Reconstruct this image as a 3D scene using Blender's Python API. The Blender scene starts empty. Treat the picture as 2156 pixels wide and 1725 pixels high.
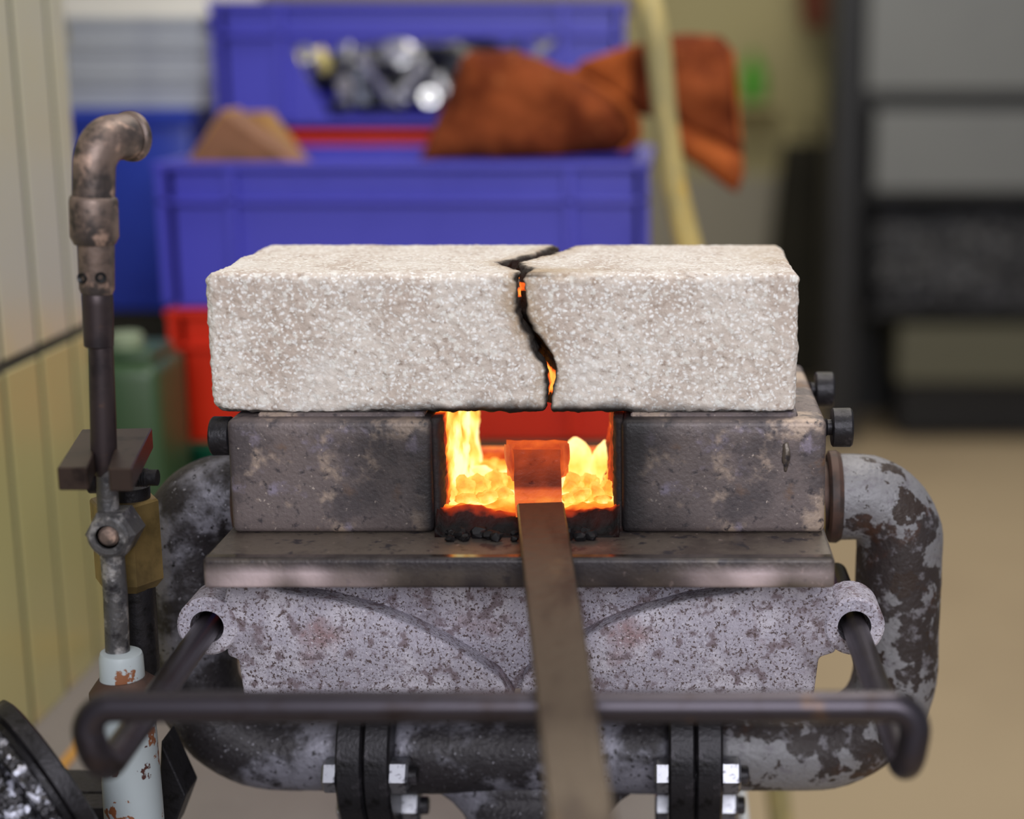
import bpy, bmesh, math, random
from mathutils import Vector, Matrix, noise
from mathutils.geometry import delaunay_2d_cdt
random.seed(7)
S = bpy.context.scene
COL = S.collection

# ------------------------------------------------------------------ camera
F, PX, PY = 3400.0, 1400.0, 862.5            # focal length and principal point in pixels of 2156 x 1725
CAM = Vector((0, -.683, 1.235))
_ya = Vector((0, PY - 120, -F)).normalized()  # world +Y seen by the camera (vanishes at pixel 1400,120)
_za = Vector((0, F, PY - 120)).normalized()
_xa = _ya.cross(_za)
cd = bpy.data.cameras.new('camera')
cam = bpy.data.objects.new('camera', cd)
COL.objects.link(cam)
cd.sensor_fit = 'HORIZONTAL'; cd.sensor_width = 36; cd.lens = F * 36 / 2156
cd.shift_x = -(PX - 1078) / 2156
cd.clip_start = .01
cam.matrix_world = Matrix.Translation(CAM) @ Matrix((_xa, _ya, _za)).to_4x4()
cd.dof.use_dof = True; cd.dof.focus_distance = .722; cd.dof.aperture_fstop = 3.7
S.camera = cam

# ------------------------------------------------------------------ light and exposure
w = bpy.data.worlds.new('world'); S.world = w; w.use_nodes = True
w.node_tree.nodes['Background'].inputs[0].default_value = (.88, .92, 1.0, 1)
w.node_tree.nodes['Background'].inputs[1].default_value = .26
def area(name, loc, target, size, power, col):
    l = bpy.data.lights.new(name, 'AREA'); l.shape = 'RECTANGLE'; l.size, l.size_y = size
    l.energy = power; l.color = col
    o = bpy.data.objects.new(name, l); COL.objects.link(o); o.location = loc
    o.rotation_euler = (Vector(target) - Vector(loc)).to_track_quat('-Z', 'Y').to_euler()
    return o
area('window_daylight', (.35, -2.5, 2.25), (-.1, .1, 1.05), (1.6, 1.3), 64, (.95, .96, 1.0))
area('ceiling_lamp', (.3, .5, 2.9), (.1, .6, .9), (1.6, .5), 26, (1.0, .95, .86))
area('ceiling_lamp_rear', (.5, 3.2, 3.0), (.5, 3.3, 0), (1.8, .6), 40, (1.0, .93, .8))
vs = S.view_settings
vs.view_transform = 'Standard'; vs.look = 'None'; vs.exposure = 0.0; vs.gamma = 1.0; vs.use_curve_mapping = False

# ------------------------------------------------------------------ helpers
def U(px, py, X=None, Y=None, Z=None):
    """the point of the plane X=, Y= or Z= that the photograph shows at a pixel"""
    c = Vector(((px - PX) / F, -(py - PY) / F, -1))
    d = Vector((c.dot(_xa), c.dot(_ya), c.dot(_za)))
    if X is not None: t = (X - CAM.x) / d.x
    elif Y is not None: t = (Y - CAM.y) / d.y
    else: t = (Z - CAM.z) / d.z
    return CAM + d * t

ORG = {}
def setp(o, label=None, cat=None, group=None, kind=None):
    if label: o['label'] = label
    if cat: o['category'] = cat
    if group: o['group'] = group
    if kind: o['kind'] = kind
    return o
def thing(name, label, cat, loc, group=None, kind=None):
    o = bpy.data.objects.new(name, None); COL.objects.link(o); o.location = loc
    o.empty_display_size = .02
    ORG[o.name] = Vector(loc)
    return setp(o, label, cat, group, kind)
def link(name, me, mat, parent, org):
    o = bpy.data.objects.new(name, me); COL.objects.link(o)
    ORG[o.name] = Vector(org)
    if parent:
        o.parent = parent; o.location = Vector(org) - ORG[parent.name]
    else:
        o.location = org
    if mat and not me.materials: me.materials.append(mat)
    return o
def add(name, geo, mat, parent=None, smooth=None, attr=None):
    """geo: bmesh or (verts, faces) in world coordinates"""
    me = bpy.data.meshes.new(name)
    if isinstance(geo, bmesh.types.BMesh):
        bmesh.ops.recalc_face_normals(geo, faces=geo.faces[:])
        geo.to_mesh(me); geo.free()
    else:
        me.from_pydata([tuple(v) for v in geo[0]], [], geo[1])
        b = bmesh.new(); b.from_mesh(me); bmesh.ops.recalc_face_normals(b, faces=b.faces[:]); b.to_mesh(me); b.free()
    vs_ = [v.co for v in me.vertices]
    lo = Vector((min(v.x for v in vs_), min(v.y for v in vs_), min(v.z for v in vs_)))
    hi = Vector((max(v.x for v in vs_), max(v.y for v in vs_), max(v.z for v in vs_)))
    org = Vector(((lo.x + hi.x) / 2, (lo.y + hi.y) / 2, lo.z))
    me.transform(Matrix.Translation(-org))
    if smooth is not None:
        me.shade_smooth()
        if smooth < 3: me.set_sharp_from_angle(angle=smooth)
    if attr:
        for an, vals in attr.items():
            a = me.attributes.new(an, 'FLOAT', 'POINT'); a.data.foreach_set('value', vals)
    return link(name, me, mat, parent, org)
def dup(o, name, parent, org):
    return link(name, o.data, None, parent, org)

def box(x0, x1, y0, y1, z0, z1, bev=0., seg=2, bm=None, rot=None):
    b = bmesh.new()
    bmesh.ops.create_cube(b, size=1)
    for v in b.verts:
        v.co = Vector((x0 if v.co.x < 0 else x1, y0 if v.co.y < 0 else y1, z0 if v.co.z < 0 else z1))
    if bev: bmesh.ops.bevel(b, geom=b.edges[:], offset=bev, segments=seg, profile=.5, affect='EDGES')
    if rot:
        c = Vector(((x0 + x1) / 2, (y0 + y1) / 2, (z0 + z1) / 2))
        bmesh.ops.rotate(b, cent=c, matrix=rot, verts=b.verts[:])
    if bm is not None: return join(bm, b)
    return b
def join(a, b):
    me = bpy.data.meshes.new('tmp'); b.to_mesh(me); b.free(); a.from_mesh(me); bpy.data.meshes.remove(me); return a
def prism(pts, y0, y1, bev=0., seg=2, fn=None):
    """outline in (x, z), extruded along Y"""
    b = bmesh.new()
    vs0 = [b.verts.new((p[0], y0, p[1])) for p in pts]
    f = b.faces.new(vs0)
    r = bmesh.ops.extrude_face_region(b, geom=[f])
    for v in [e for e in r['geom'] if isinstance(e, bmesh.types.BMVert)]: v.co.y = y1
    bmesh.ops.recalc_face_normals(b, faces=b.faces[:])
    if bev:
        es = [e for e in b.edges if len(e.link_faces) == 2 and e.calc_face_angle(0) > .5]
        bmesh.ops.bevel(b, geom=es, offset=bev, segments=seg, profile=.5, affect='EDGES')
    return b
def fillet(pts, rad, n=8):
    out = []
    P = [Vector(p) for p in pts]
    for i, p in enumerate(P):
        r = rad[i] if isinstance(rad, (list, tuple)) else rad
        if i in (0, len(P) - 1) or not r: out.append(p); continue
        a = (P[i - 1] - p).normalized(); c = (P[i + 1] - p).normalized()
        ang = a.angle(c)
        if ang > 3.1: out.append(p); continue
        t = r / math.tan(ang / 2)
        s, e = p + a * t, p + c * t
        bis = (a + c).normalized(); ctr = p + bis * (r / math.sin(ang / 2))
        v0, v1 = s - ctr, e - ctr
        ax = v0.cross(v1).normalized(); tot = v0.angle(v1)
        for k in range(n + 1):
            out.append(ctr + Matrix.Rotation(tot * k / n, 3, ax) @ v0)
    return out
def tube(path, rad, seg=20, caps=True, bm=None, sq=None, up=None):
    """swept tube; rad a number or one per point; sq=(a,b) scales the section axes"""
    P = [Vector(p) for p in path]
    b = bm or bmesh.new()
    n = len(P); rings = []
    def tan(i):
        a, c = P[max(i - 1, 0)], P[min(i + 1, n - 1)]
        k = 1
        while (c - a).length < 1e-9:
            k += 1; a, c = P[max(i - k, 0)], P[min(i + k, n - 1)]
        return (c - a).normalized()
    t0 = tan(0)
    u = (up or (Vector((0, 0, 1)) if abs(t0.z) < .9 else Vector((0, -1, 0))))
    u = (u - t0 * u.dot(t0)).normalized()
    tp = t0
    for i in range(n):
        t = tan(i)
        q = tp.rotation_difference(t); u = q @ u; u = (u - t * u.dot(t)).normalized(); tp = t
        v = t.cross(u)
        r = rad[i] if isinstance(rad, (list, tuple)) else rad
        a, c = sq or (1, 1)
        rings.append([b.verts.new(P[i] + (u * math.cos(2 * math.pi * k / seg) * a + v * math.sin(2 * math.pi * k / seg) * c) * r) for k in range(seg)])
    for i in range(n - 1):
        for k in range(seg):
            b.faces.new((rings[i][k], rings[i][(k + 1) % seg], rings[i + 1][(k + 1) % seg], rings[i + 1][k]))
    if caps:
        b.faces.new(rings[0][::-1]); b.faces.new(rings[-1])
    return b
def turned(p0, p1, prof, seg=24, up=None):
    """solid of revolution from p0 towards p1; prof: (distance, radius)"""
    p0, p1 = Vector(p0), Vector(p1); d = (p1 - p0).normalized()
    return tube([p0 + d * t for t, _ in prof], [r for _, r in prof], seg, up=up)
def ring(c, axis, ro, ri, th, seg=32):
    """flat annulus with thickness"""
    c, axis = Vector(c), Vector(axis).normalized()
    u = axis.orthogonal().normalized(); v = axis.cross(u)
    b = bmesh.new(); loops = []
    for (r, t) in ((ri, 0), (ro - .0012, 0), (ro, .0012), (ro, th - .0012), (ro - .0012, th), (ri, th)):
        loops.append([b.verts.new(c + axis * t + (u * math.cos(2 * math.pi * k / seg) + v * math.sin(2 * math.pi * k / seg)) * r) for k in range(seg)])
    for i in range(6):
        A, B = loops[i], loops[(i + 1) % 6]
        for k in range(seg): b.faces.new((A[k], A[(k + 1) % seg], B[(k + 1) % seg], B[k]))
    return b
def N(p, s): return noise.noise(Vector(p) * s)
def sstep(a, b, x):
    t = max(0., min(1., (x - a) / (b - a))); return t * t * (3 - 2 * t)
def lerp(tab, x):
    if x <= tab[0][0]: return tab[0][1]
    for (a, va), (b, vb) in zip(tab, tab[1:]):
        if x <= b: return va + (vb - va) * (x - a) / (b - a)
    return tab[-1][1]
def blob(c, size, seed, rough=.35, sub=3, freq=1.3):
    b = bmesh.new(); bmesh.ops.create_icosphere(b, subdivisions=sub, radius=1)
    for v in b.verts:
        d = v.co.copy()
        k = 1 + rough * noise.noise(d * freq + Vector((seed * 3.1, seed, 0))) + rough * .5 * noise.noise(d * freq * 2.6 + Vector((0, seed * 1.7, 5))) + rough * .25 * noise.noise(d * freq * 6 + Vector((seed, 0, 2)))
        v.co = Vector(c) + Vector((d.x * size[0], d.y * size[1], d.z * size[2])) * k
    return b

# ------------------------------------------------------------------ materials
def lin(r, g, b):
    f = lambda c: (c / 255 / 12.92) if c / 255 <= .04045 else ((c / 255 + .055) / 1.055) ** 2.4
    return (f(r), f(g), f(b), 1)
def material(name, base, layers=(), rough=.6, metal=0., bump=None, spec=.5, emit=None, rvar=0, coords='Object', coat=0):
    """layers: (colour, scale, lo, hi[, stretch]) noise-masked colours over the base, or ('attr', name, colour);
    bump: list of (scale, strength in metres, kind)"""
    m = bpy.data.materials.new(name); m.use_nodes = True
    nt = m.node_tree; nd, lk = nt.nodes, nt.links
    bs = nd['Principled BSDF']
    tc = nd.new('ShaderNodeTexCoord')
    bs.inputs['Roughness'].default_value = rough; bs.inputs['Metallic'].default_value = metal
    bs.inputs['Specular IOR Level'].default_value = spec
    if coat: bs.inputs['Coat Weight'].default_value = coat
    col = None
    rg = nd.new('ShaderNodeRGB'); rg.outputs[0].default_value = base; col = rg.outputs[0]
    for i, L in enumerate(layers):
        mx = nd.new('ShaderNodeMix'); mx.data_type = 'RGBA'
        if L[0] == 'attr':
            a = nd.new('ShaderNodeAttribute'); a.attribute_name = L[1]
            lk.new(a.outputs['Fac'], mx.inputs[0]); c = L[2]
        elif L[0] == 'vor':
            _, c, sc, lo, hi = L
            t = nd.new('ShaderNodeTexVoronoi'); t.inputs['Scale'].default_value = sc
            wn = nd.new('ShaderNodeTexNoise'); wn.inputs['Scale'].default_value = sc * .55; lk.new(tc.outputs[coords], wn.inputs['Vector'])
            va = nd.new('ShaderNodeVectorMath'); va.operation = 'MULTIPLY_ADD'; va.inputs[1].default_value = (2.6 / sc, 1.2 / sc, 1.4 / sc)
            lk.new(wn.outputs['Color'], va.inputs[0]); lk.new(tc.outputs[coords], va.inputs[2])
            lk.new(va.outputs[0], t.inputs['Vector'])
            mr = nd.new('ShaderNodeMapRange'); mr.interpolation_type = 'SMOOTHSTEP'
            mr.inputs[1].default_value = lo; mr.inputs[2].default_value = hi; mr.inputs[3].default_value = 1; mr.inputs[4].default_value = 0
            lk.new(t.outputs['Distance'], mr.inputs[0]); lk.new(mr.outputs[0], mx.inputs[0])
        else:
            c, sc, lo, hi = L[:4]
            mp = nd.new('ShaderNodeMapping'); mp.inputs['Location'].default_value = (i * 1.37, i * 2.11, i * .73)
            if len(L) > 4: mp.inputs['Scale'].default_value = L[4]
            lk.new(tc.outputs[coords], mp.inputs[0])
            nz = nd.new('ShaderNodeTexNoise'); nz.inputs['Scale'].default_value = sc; nz.inputs['Detail'].default_value = 5
            nz.inputs['Roughness'].default_value = .6
            lk.new(mp.outputs[0], nz.inputs['Vector'])
            mr = nd.new('ShaderNodeMapRange'); mr.interpolation_type = 'SMOOTHSTEP'
            mr.inputs[1].default_value = lo; mr.inputs[2].default_value = hi
            lk.new(nz.outputs['Fac'], mr.inputs[0]); lk.new(mr.outputs[0], mx.inputs[0])
        lk.new(col, mx.inputs[6]); mx.inputs[7].default_value = c; col = mx.outputs[2]
    lk.new(col, bs.inputs['Base Color'])
    prev = None
    for (sc, st, kind) in (bump or ()):
        if kind == 'v':
            t = nd.new('ShaderNodeTexVoronoi'); t.inputs['Scale'].default_value = sc; out = t.outputs['Distance']; st = -st
        else:
            t = nd.new('ShaderNodeTexNoise'); t.inputs['Scale'].default_value = sc; t.inputs['Detail'].default_value = 4; out = t.outputs['Fac']
        lk.new(tc.outputs[coords], t.inputs['Vector'])
        bp = nd.new('ShaderNodeBump'); bp.inputs['Strength'].default_value = 1; bp.inputs['Distance'].default_value = st
        lk.new(out, bp.inputs['Height'])
        if prev: lk.new(prev, bp.inputs['Normal'])
        prev = bp.outputs[0]
    if prev: lk.new(prev, bs.inputs['Normal'])
    if rvar:
        t = nd.new('ShaderNodeTexNoise'); t.inputs['Scale'].default_value = 60; lk.new(tc.outputs[coords], t.inputs['Vector'])
        mr = nd.new('ShaderNodeMapRange'); mr.inputs[3].default_value = rough - rvar; mr.inputs[4].default_value = rough + rvar
        lk.new(t.outputs['Fac'], mr.inputs[0]); lk.new(mr.outputs[0], bs.inputs['Roughness'])
    if emit:   # incandescence: (scale, [(pos, colour)], strength, heat and firelight attribute or None)
        sc, stops, st, an = emit
        t = nd.new('ShaderNodeTexNoise'); t.inputs['Scale'].default_value = sc; t.inputs['Detail'].default_value = 4
        lk.new(tc.outputs[coords], t.inputs['Vector'])
        fac = t.outputs['Fac']
        if an:
            a = nd.new('ShaderNodeAttribute'); a.attribute_name = an
            ma = nd.new('ShaderNodeMath'); ma.operation = 'MULTIPLY_ADD'
            lk.new(t.outputs['Fac'], ma.inputs[0]); ma.inputs[1].default_value = .35
            sb = nd.new('ShaderNodeMath'); sb.operation = 'SUBTRACT'; lk.new(a.outputs['Fac'], sb.inputs[0]); sb.inputs[1].default_value = .17
            lk.new(sb.outputs[0], ma.inputs[2]); fac = ma.outputs[0]
        cr = nd.new('ShaderNodeValToRGB'); el = cr.color_ramp.elements
        el[0].position, el[0].color = stops[0][0], (*stops[0][1], 1)
        el[1].position, el[1].color = stops[-1][0], (*stops[-1][1], 1)
        for p, c in stops[1:-1]: el.new(p).color = (*c, 1)
        lk.new(fac, cr.inputs[0]); lk.new(cr.outputs[0], bs.inputs['Emission Color'])
        bs.inputs['Emission Strength'].default_value = st
    return m

K = {}
K['brick'] = material('refractory brick', lin(214, 203, 194),
    [(lin(194, 178, 167), 30, .44, .66), (lin(170, 152, 140), 300, .52, .70), ('vor', lin(242, 239, 237), 520, .12, .55), (lin(232, 228, 222), 190, .54, .68), (lin(224, 218, 213), 14, .50, .72), (lin(84, 76, 72), 330, .70, .75),
     ('attr', 'tan', (.40, .27, .14, 1)), ('attr', 'soot', (.012, .009, .009, 1))], rough=.95, spec=.2,
    bump=[(330, .0009, 'n'), (900, .0003, 'n')],
    emit=(200, [(0, (0, 0, 0)), (.35, (0, 0, 0)), (.6, (.8, .10, .01)), (1, (1, .42, .06))], 1.5, 'glow_firelight'))
K['steel'] = material('heat tinted steel plate', lin(114, 102, 101),
    [(lin(84, 76, 78), 24, .46, .60), (lin(172, 152, 138), 44, .52, .64), (lin(140, 130, 146), 60, .56, .70), (lin(118, 90, 70), 30, .60, .72),
     (lin(66, 60, 64), 240, .54, .70), (lin(196, 180, 170), 500, .64, .74), ('attr', 'soot', lin(34, 30, 32))], rough=.5, metal=.3, bump=[(700, .00025, 'n')], rvar=.14)
K['plate'] = material('scaled steel shelf', lin(100, 90, 82),
    [(lin(74, 64, 60), 30, .45, .65), (lin(150, 132, 128), 300, .62, .74), (lin(48, 42, 46), 200, .60, .72), ((.035, .03, .035, 1), 120, .58, .66), ('attr', 'pale', lin(212, 192, 196)), ('attr', 'dark', lin(44, 38, 42))],
    rough=.42, metal=.35, bump=[(600, .0002, 'n')], rvar=.12)
K['cast'] = material('speckled cast iron paint', lin(172, 166, 180),
    [(lin(196, 190, 202), 50, .46, .64), (lin(146, 120, 124), 30, .54, .70), (lin(104, 92, 98), 22, .58, .74), (lin(214, 208, 218), 700, .58, .68), (lin(128, 114, 122), 170, .52, .64), (lin(92, 76, 76), 800, .55, .62), (lin(56, 44, 42), 1100, .61, .66), (lin(70, 56, 56), 300, .65, .70), ('attr', 'grime', lin(78, 64, 64))],
    rough=.75, metal=.1, bump=[(700, .0007, 'n'), (160, .0008, 'n')])
K['pipe'] = material('iron pipe with flaking grey paint', lin(52, 44, 44),
    [(lin(70, 46, 36), 40, .52, .66), (lin(126, 124, 128), 24, .45, .47), (lin(112, 108, 114), 160, .54, .68), (lin(52, 40, 36), 46, .57, .59), (lin(60, 56, 58), 420, .60, .70)],
    rough=.55, metal=.25, bump=[(26, .0012, 'n'), (420, .0006, 'n')], rvar=.15)
K['pipe_dark'] = material('sooty iron pipe', lin(50, 46, 50),
    [(lin(130, 128, 140), 24, .47, .60), (lin(44, 40, 44), 46, .56, .66), (lin(36, 32, 36), 330, .58, .66), (lin(150, 148, 158), 500, .62, .72)], rough=.5, metal=.35, bump=[(420, .0006, 'n'), (60, .0006, 'n')], rvar=.15)
K['iron'] = material('black iron', lin(44, 42, 46), [(lin(78, 74, 80), 80, .58, .72), (lin(24, 22, 24), 150, .5, .7)], rough=.45, metal=.6, bump=[(500, .0003, 'n')])
K['worn'] = material('worn bright steel edge', lin(120, 110, 106), [(lin(90, 80, 78), 60, .45, .65)], rough=.16, metal=.9)
K['bolt'] = material('bright zinc bolt', lin(150, 150, 158), [(lin(80, 78, 86), 300, .5, .66)], rough=.35, metal=.85)
K['rod'] = material('brown bare steel rod', lin(78, 64, 58), [(lin(50, 40, 38), 90, .5, .7)], rough=.38, metal=.75)
K['loop'] = material('dark steel rod', lin(68, 63, 70), [(lin(58, 50, 52), 60, .5, .7), (lin(110, 84, 62), 40, .64, .78)], rough=.35, metal=.8)
K['bar'] = material('brown forged bar', lin(92, 80, 68), [(lin(70, 58, 50), 40, .45, .65, (1, .4, 1)), (lin(124, 104, 80), 30, .58, .74, (1, .5, 1))], rough=.42, metal=.7, bump=[(200, .0003, 'n')])
K['hot'] = material('orange hot steel', lin(110, 50, 34), [(lin(60, 30, 26), 70, .5, .66, (.4, 1, 1.6)), (lin(44, 20, 18), 220, .6, .7)], rough=.5, metal=.3, bump=[(320, .0008, 'n'), (90, .0008, 'n')],
    emit=(110, [(0, (0, 0, 0)), (.25, (.05, .006, .003)), (.6, (.42, .05, .012)), (.85, (.75, .13, .02)), (1, (1, .3, .04))], 1.0, 'glow_firelight'))
HEAT = [(0, (0, 0, 0)), (.22, (.015, .001, 0)), (.42, (.42, .03, .004)), (.62, (1.0, .26, .02)), (.8, (1, .58, .10)), (1, (1, .90, .42))]
K['slag'] = material('incandescent slag', lin(13, 10, 11), [(lin(52, 32, 36), 160, .60, .70), (lin(8, 6, 7), 300, .5, .65)], rough=.7, spec=.2, bump=[(260, .0012, 'n')], emit=(120, HEAT, 1.5, 'glow_firelight'))
K['lining'] = material('incandescent lining', lin(30, 20, 20), [(lin(30, 22, 24), 160, .55, .68)], rough=.8, bump=[(200, .0012, 'n')], emit=(130, HEAT, 1.5, 'glow_firelight'))
K['ember'] = material('yellow hot ember', lin(160, 110, 60), [], rough=.9, bump=[(260, .001, 'n')],
    emit=(90, [(.30, (.75, .12, .006)), (.43, (1, .34, .025)), (.57, (1, .62, .11)), (.76, (1, .92, .46))], 1.1, None))
K['ember_w'] = material('white hot ember', lin(160, 110, 60), [], rough=.9, bump=[(200, .0008, 'n')],
    emit=(60, [(.28, (1, .45, .06)), (.45, (1, .70, .2)), (.62, (1, .90, .45)), (.8, (1, .98, .72))], 1.5, None))
K['cinder'] = material('black cinder', lin(18, 15, 17), [(lin(60, 54, 62), 240, .62, .7), (lin(70, 28, 20), 90, .6, .72)], rough=.6, spec=.25)
K['copper'] = material('sooty copper fitting', lin(128, 110, 102), [(lin(70, 64, 64), 40, .42, .62), (lin(178, 150, 136), 90, .55, .68), (lin(54, 50, 50), 60, .54, .68)], rough=.48, metal=.55, bump=[(300, .0003, 'n')])
K['tubing'] = material('dark burner tube', lin(66, 56, 58), [(lin(44, 38, 42), 50, .45, .65), (lin(110, 82, 66), 70, .6, .74)], rough=.45, metal=.6)
K['brass'] = material('tarnished brass', lin(150, 126, 80), [(lin(112, 94, 60), 40, .42, .66)], rough=.45, metal=.6)
K['greyiron'] = material('metallic painted pipe', lin(92, 90, 92), [(lin(164, 160, 160), 130, .50, .66), (lin(40, 38, 42), 70, .52, .66)], rough=.42, metal=.5, bump=[(300, .0006, 'n')])
K['white'] = material('chipped white paint over rust', lin(176, 184, 188), [(lin(136, 84, 54), 60, .585, .60), (lin(74, 40, 34), 46, .66, .675)], rough=.42, bump=[(42, .0006, 'n')])
K['rust'] = material('rusty iron', lin(82, 60, 52), [(lin(56, 46, 44), 60, .45, .65), (lin(140, 84, 50), 70, .62, .72)], rough=.6, metal=.3)
K['tar'] = material('glossy black bitumen', lin(46, 44, 48), [(lin(186, 186, 202), 190, .50, .60), (lin(18, 16, 18), 340, .52, .60)], rough=.24, metal=.6, bump=[(200, .003, 'n')])
K['tile_up'] = material('cream glazed tile', lin(198, 194, 168), [(lin(204, 194, 152), 3, .45, .65)], rough=.3)  # greyer cream than the lower row: reflections on the glaze put into the colour
K['tile_low'] = material('cream tile with painted olive shine', lin(184, 176, 122), [(lin(196, 170, 118), 4, .50, .68)], rough=.3)  # olive and warm tones paint the shine on the lower tiles
K['grout'] = material('dark grout', lin(58, 55, 42), rough=.9)
K['table'] = material('laminate worktop', lin(130, 123, 119), [(lin(120, 113, 110), 8, .4, .7)], rough=.5)
K['wood'] = material('orange wood strip', lin(190, 140, 70), [(lin(160, 108, 52), 30, .4, .7, (1, .1, 1))], rough=.5)
K['floor'] = material('beige floor', lin(180, 160, 130), [(lin(170, 150, 122), 1.2, .4, .7)], rough=.45)
K['wall'] = material('cream plaster', lin(178, 168, 124), [(lin(164, 152, 106), .9, .4, .7)], rough=.9)
K['dado'] = material('grey dado paint', lin(150, 144, 128), rough=.7)
def plastic(n, c, c2): return material(n, lin(*c), [(lin(*c2), 6, .45, .7)], rough=.38)
K['blue'] = plastic('blue plastic', (74, 72, 186), (62, 60, 172))
K['blue2'] = plastic('light blue plastic', (36, 62, 178), (30, 52, 160))
K['red'] = plastic('red plastic', (216, 44, 14), (196, 34, 12))
K['green'] = plastic('dark green plastic', (6, 84, 58), (10, 70, 46))
K['can'] = plastic('olive green metal', (54, 78, 48), (42, 64, 38))
K['suede'] = material('rust brown suede', lin(140, 70, 36), [(lin(100, 44, 22), 22, .40, .60), (lin(164, 92, 52), 60, .58, .74)], rough=.95, spec=.15, bump=[(500, .0005, 'n')])
K['suede_edge'] = material('orange suede hem', lin(170, 88, 42), [(lin(140, 68, 32), 40, .45, .65)], rough=.95, spec=.15)
K['handle'] = material('pale yellow wood', lin(196, 172, 104), [(lin(150, 140, 98), 12, .45, .6, (1, 1, .3)), (lin(206, 168, 74), 9, .55, .66)], rough=.6)
K['ply'] = material('brown chipboard', lin(140, 94, 64), [(lin(120, 80, 52), 40, .4, .7)], rough=.8)
K['ply_edge'] = material('yellowish wood edge', lin(164, 120, 60), rough=.8)
K['carton'] = material('white carton', lin(188, 192, 198), [(lin(172, 176, 186), 10, .45, .65)], rough=.7)
K['lid'] = material('cream of the added box', lin(246, 240, 226), rough=.7)
K['grey'] = material('grey sheet metal', lin(116, 118, 118), [(lin(106, 108, 110), 2, .4, .7)], rough=.5)
K['black'] = material('black steel', lin(17, 17, 20), [(lin(24, 24, 28), 4, .4, .7)], rough=.5)
K['coke'] = material('dark coke', lin(42, 42, 46), [(lin(84, 82, 90), 30, .56, .7)], rough=.5)
K['drawer'] = material('beige drawer front', lin(88, 86, 70), rough=.6)
K['shine'] = material('shiny steel offcut', lin(226, 224, 222), [(lin(150, 150, 162), 40, .5, .7)], rough=.25, metal=.6)
K['shine_b'] = material('dark steel offcut', lin(60, 62, 72), rough=.3, metal=.8)
K['shine_g'] = material('brassy offcut', lin(190, 176, 110), rough=.3, metal=.8)
K['cloth'] = material('dark olive canvas', lin(44, 41, 30), [(lin(34, 32, 24), 5, .4, .7)], rough=.95)
K['cap'] = material('pale green cap', lin(136, 148, 118), rough=.6)
K['leaf'] = plastic('green plastic bottle', (70, 160, 20), (50, 130, 16))
K['redbrown'] = material('red brown paint', lin(110, 50, 30), rough=.7)

# ------------------------------------------------------------------ setting
TZ = .80                                             # worktop height
setp(add('floor', box(-3, 4, -2.5, 6.2, -.1, 0), K['floor']), 'beige painted workshop floor', 'floor', kind='structure')
wb = add('wall_back', box(-3, 4, 5.6, 5.75, 0, 3.2), K['wall'])
setp(wb, 'cream plastered back wall, out of focus', 'wall', kind='structure')
add('dado', box(-3, 4, 5.585, 5.6, .0, U(1500, 370, Y=5.59).z), K['dado'], wb)
WX = -.4187
wl = add('wall_left', box(WX - .12, WX - .0012, -.45, .475, TZ - .06, 1.75), K['grout'])
setp(wl, 'tiled partition wall with cream tiles and dark joints', 'wall', kind='structure')
yB = U(68, 560, X=WX).y; pitch = U(132, 450, X=WX).y - U(59, 450, X=WX).y
zG = U(75, 742, X=WX).z
tw, th = pitch - .0068, .30
rowz = [(TZ, zG - .004, 'tile_low'), (zG + .004, zG + .003 + th, 'tile_up'), (zG + .009 + th, zG + .009 + 2 * th, 'tile_up')]
for r, (z0, z1, mk) in enumerate(rowz):
    src = None
    k = -9
    while True:
        y0 = yB + k * pitch + .0034
        if y0 > .45: break
        y1 = min(y0 + tw, .475)
        k += 1
        if y1 < -.44: continue
        if src and abs((y1 - y0) - tw) < 1e-6:
            dup(src, 'tile', wl, Vector((WX - .004, (y0 + y1) / 2, z0)))
        else:
            t = add('tile', box(WX - .008, WX, y0, y1, z0, min(z1, 1.745), .0006, 1), K[mk], wl)
            if abs((y1 - y0) - tw) < 1e-6: src = t
# worktop
tb = thing('workbench', 'pale laminate workbench carrying the forge and the crates', 'table', (-.35, .6, 0))
add('worktop', box(WX - .35, .0440, .02, 1.75, TZ - .035, TZ, .002), K['table'], tb)
add('worktop', box(WX, .0440, -.25, .018, TZ - .035, TZ, .002), K['table'], tb)
add('edge_strip', box(.0444, .0490, -.25, 1.75, TZ - .036, TZ + .001, .001), K['carton'], tb)
xs = U(135, 1610, Z=TZ).x
add('inlay_strip', box(xs - .004, xs + .004, -.24, .46, TZ - .002, TZ + .0012), K['wood'], tb)
for (x, y) in ((-.72, 1.7), (.01, 1.7), (-.38, -.2), (.01, -.2)):
    add('leg', box(x - .025, x + .025, y - .025, y + .025, 0, TZ - .035, .003), K['black'], tb)

# ------------------------------------------------------------------ forge
X0, X1, O0, O1 = -.1905, .0703, -.1015, -.0190       # casing ends and mouth
ZB, ZT, DP = 1.0300, 1.0810, .130
forge = thing('gas_forge', 'small steel gas forge with cast bracket and looping iron air pipes', 'forge', (-.062, .06, TZ))
def soot_attr(me_pts, f): return [f(p) for p in me_pts]
def plate_part(name, bm, mat, fn, key, sub=.006, smooth=.7, parent=forge):
    """subdivide and store a per-vertex wear value"""
    for _ in range(6):
        es = [e for e in bm.edges if e.calc_length() > sub]
        if not es: break
        bmesh.ops.subdivide_edges(bm, edges=es, cuts=1, use_grid_fill=True)
    bm.verts.ensure_lookup_table()
    vals = [fn(v.co) for v in bm.verts]
    bm.verts.index_update()
    return add(name, bm, mat, parent, smooth=smooth, attr={key: vals})
MC = (O0 + O1) / 2
def block_soot(p):
    d = min(abs(p.x - O0), abs(p.x - O1))
    s = sstep(.060, .006, d) * .70 + .6 * sstep(.012, .0, d)
    return max(0, min(1, s * (.85 + .7 * N(p, 45)) ))
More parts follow.
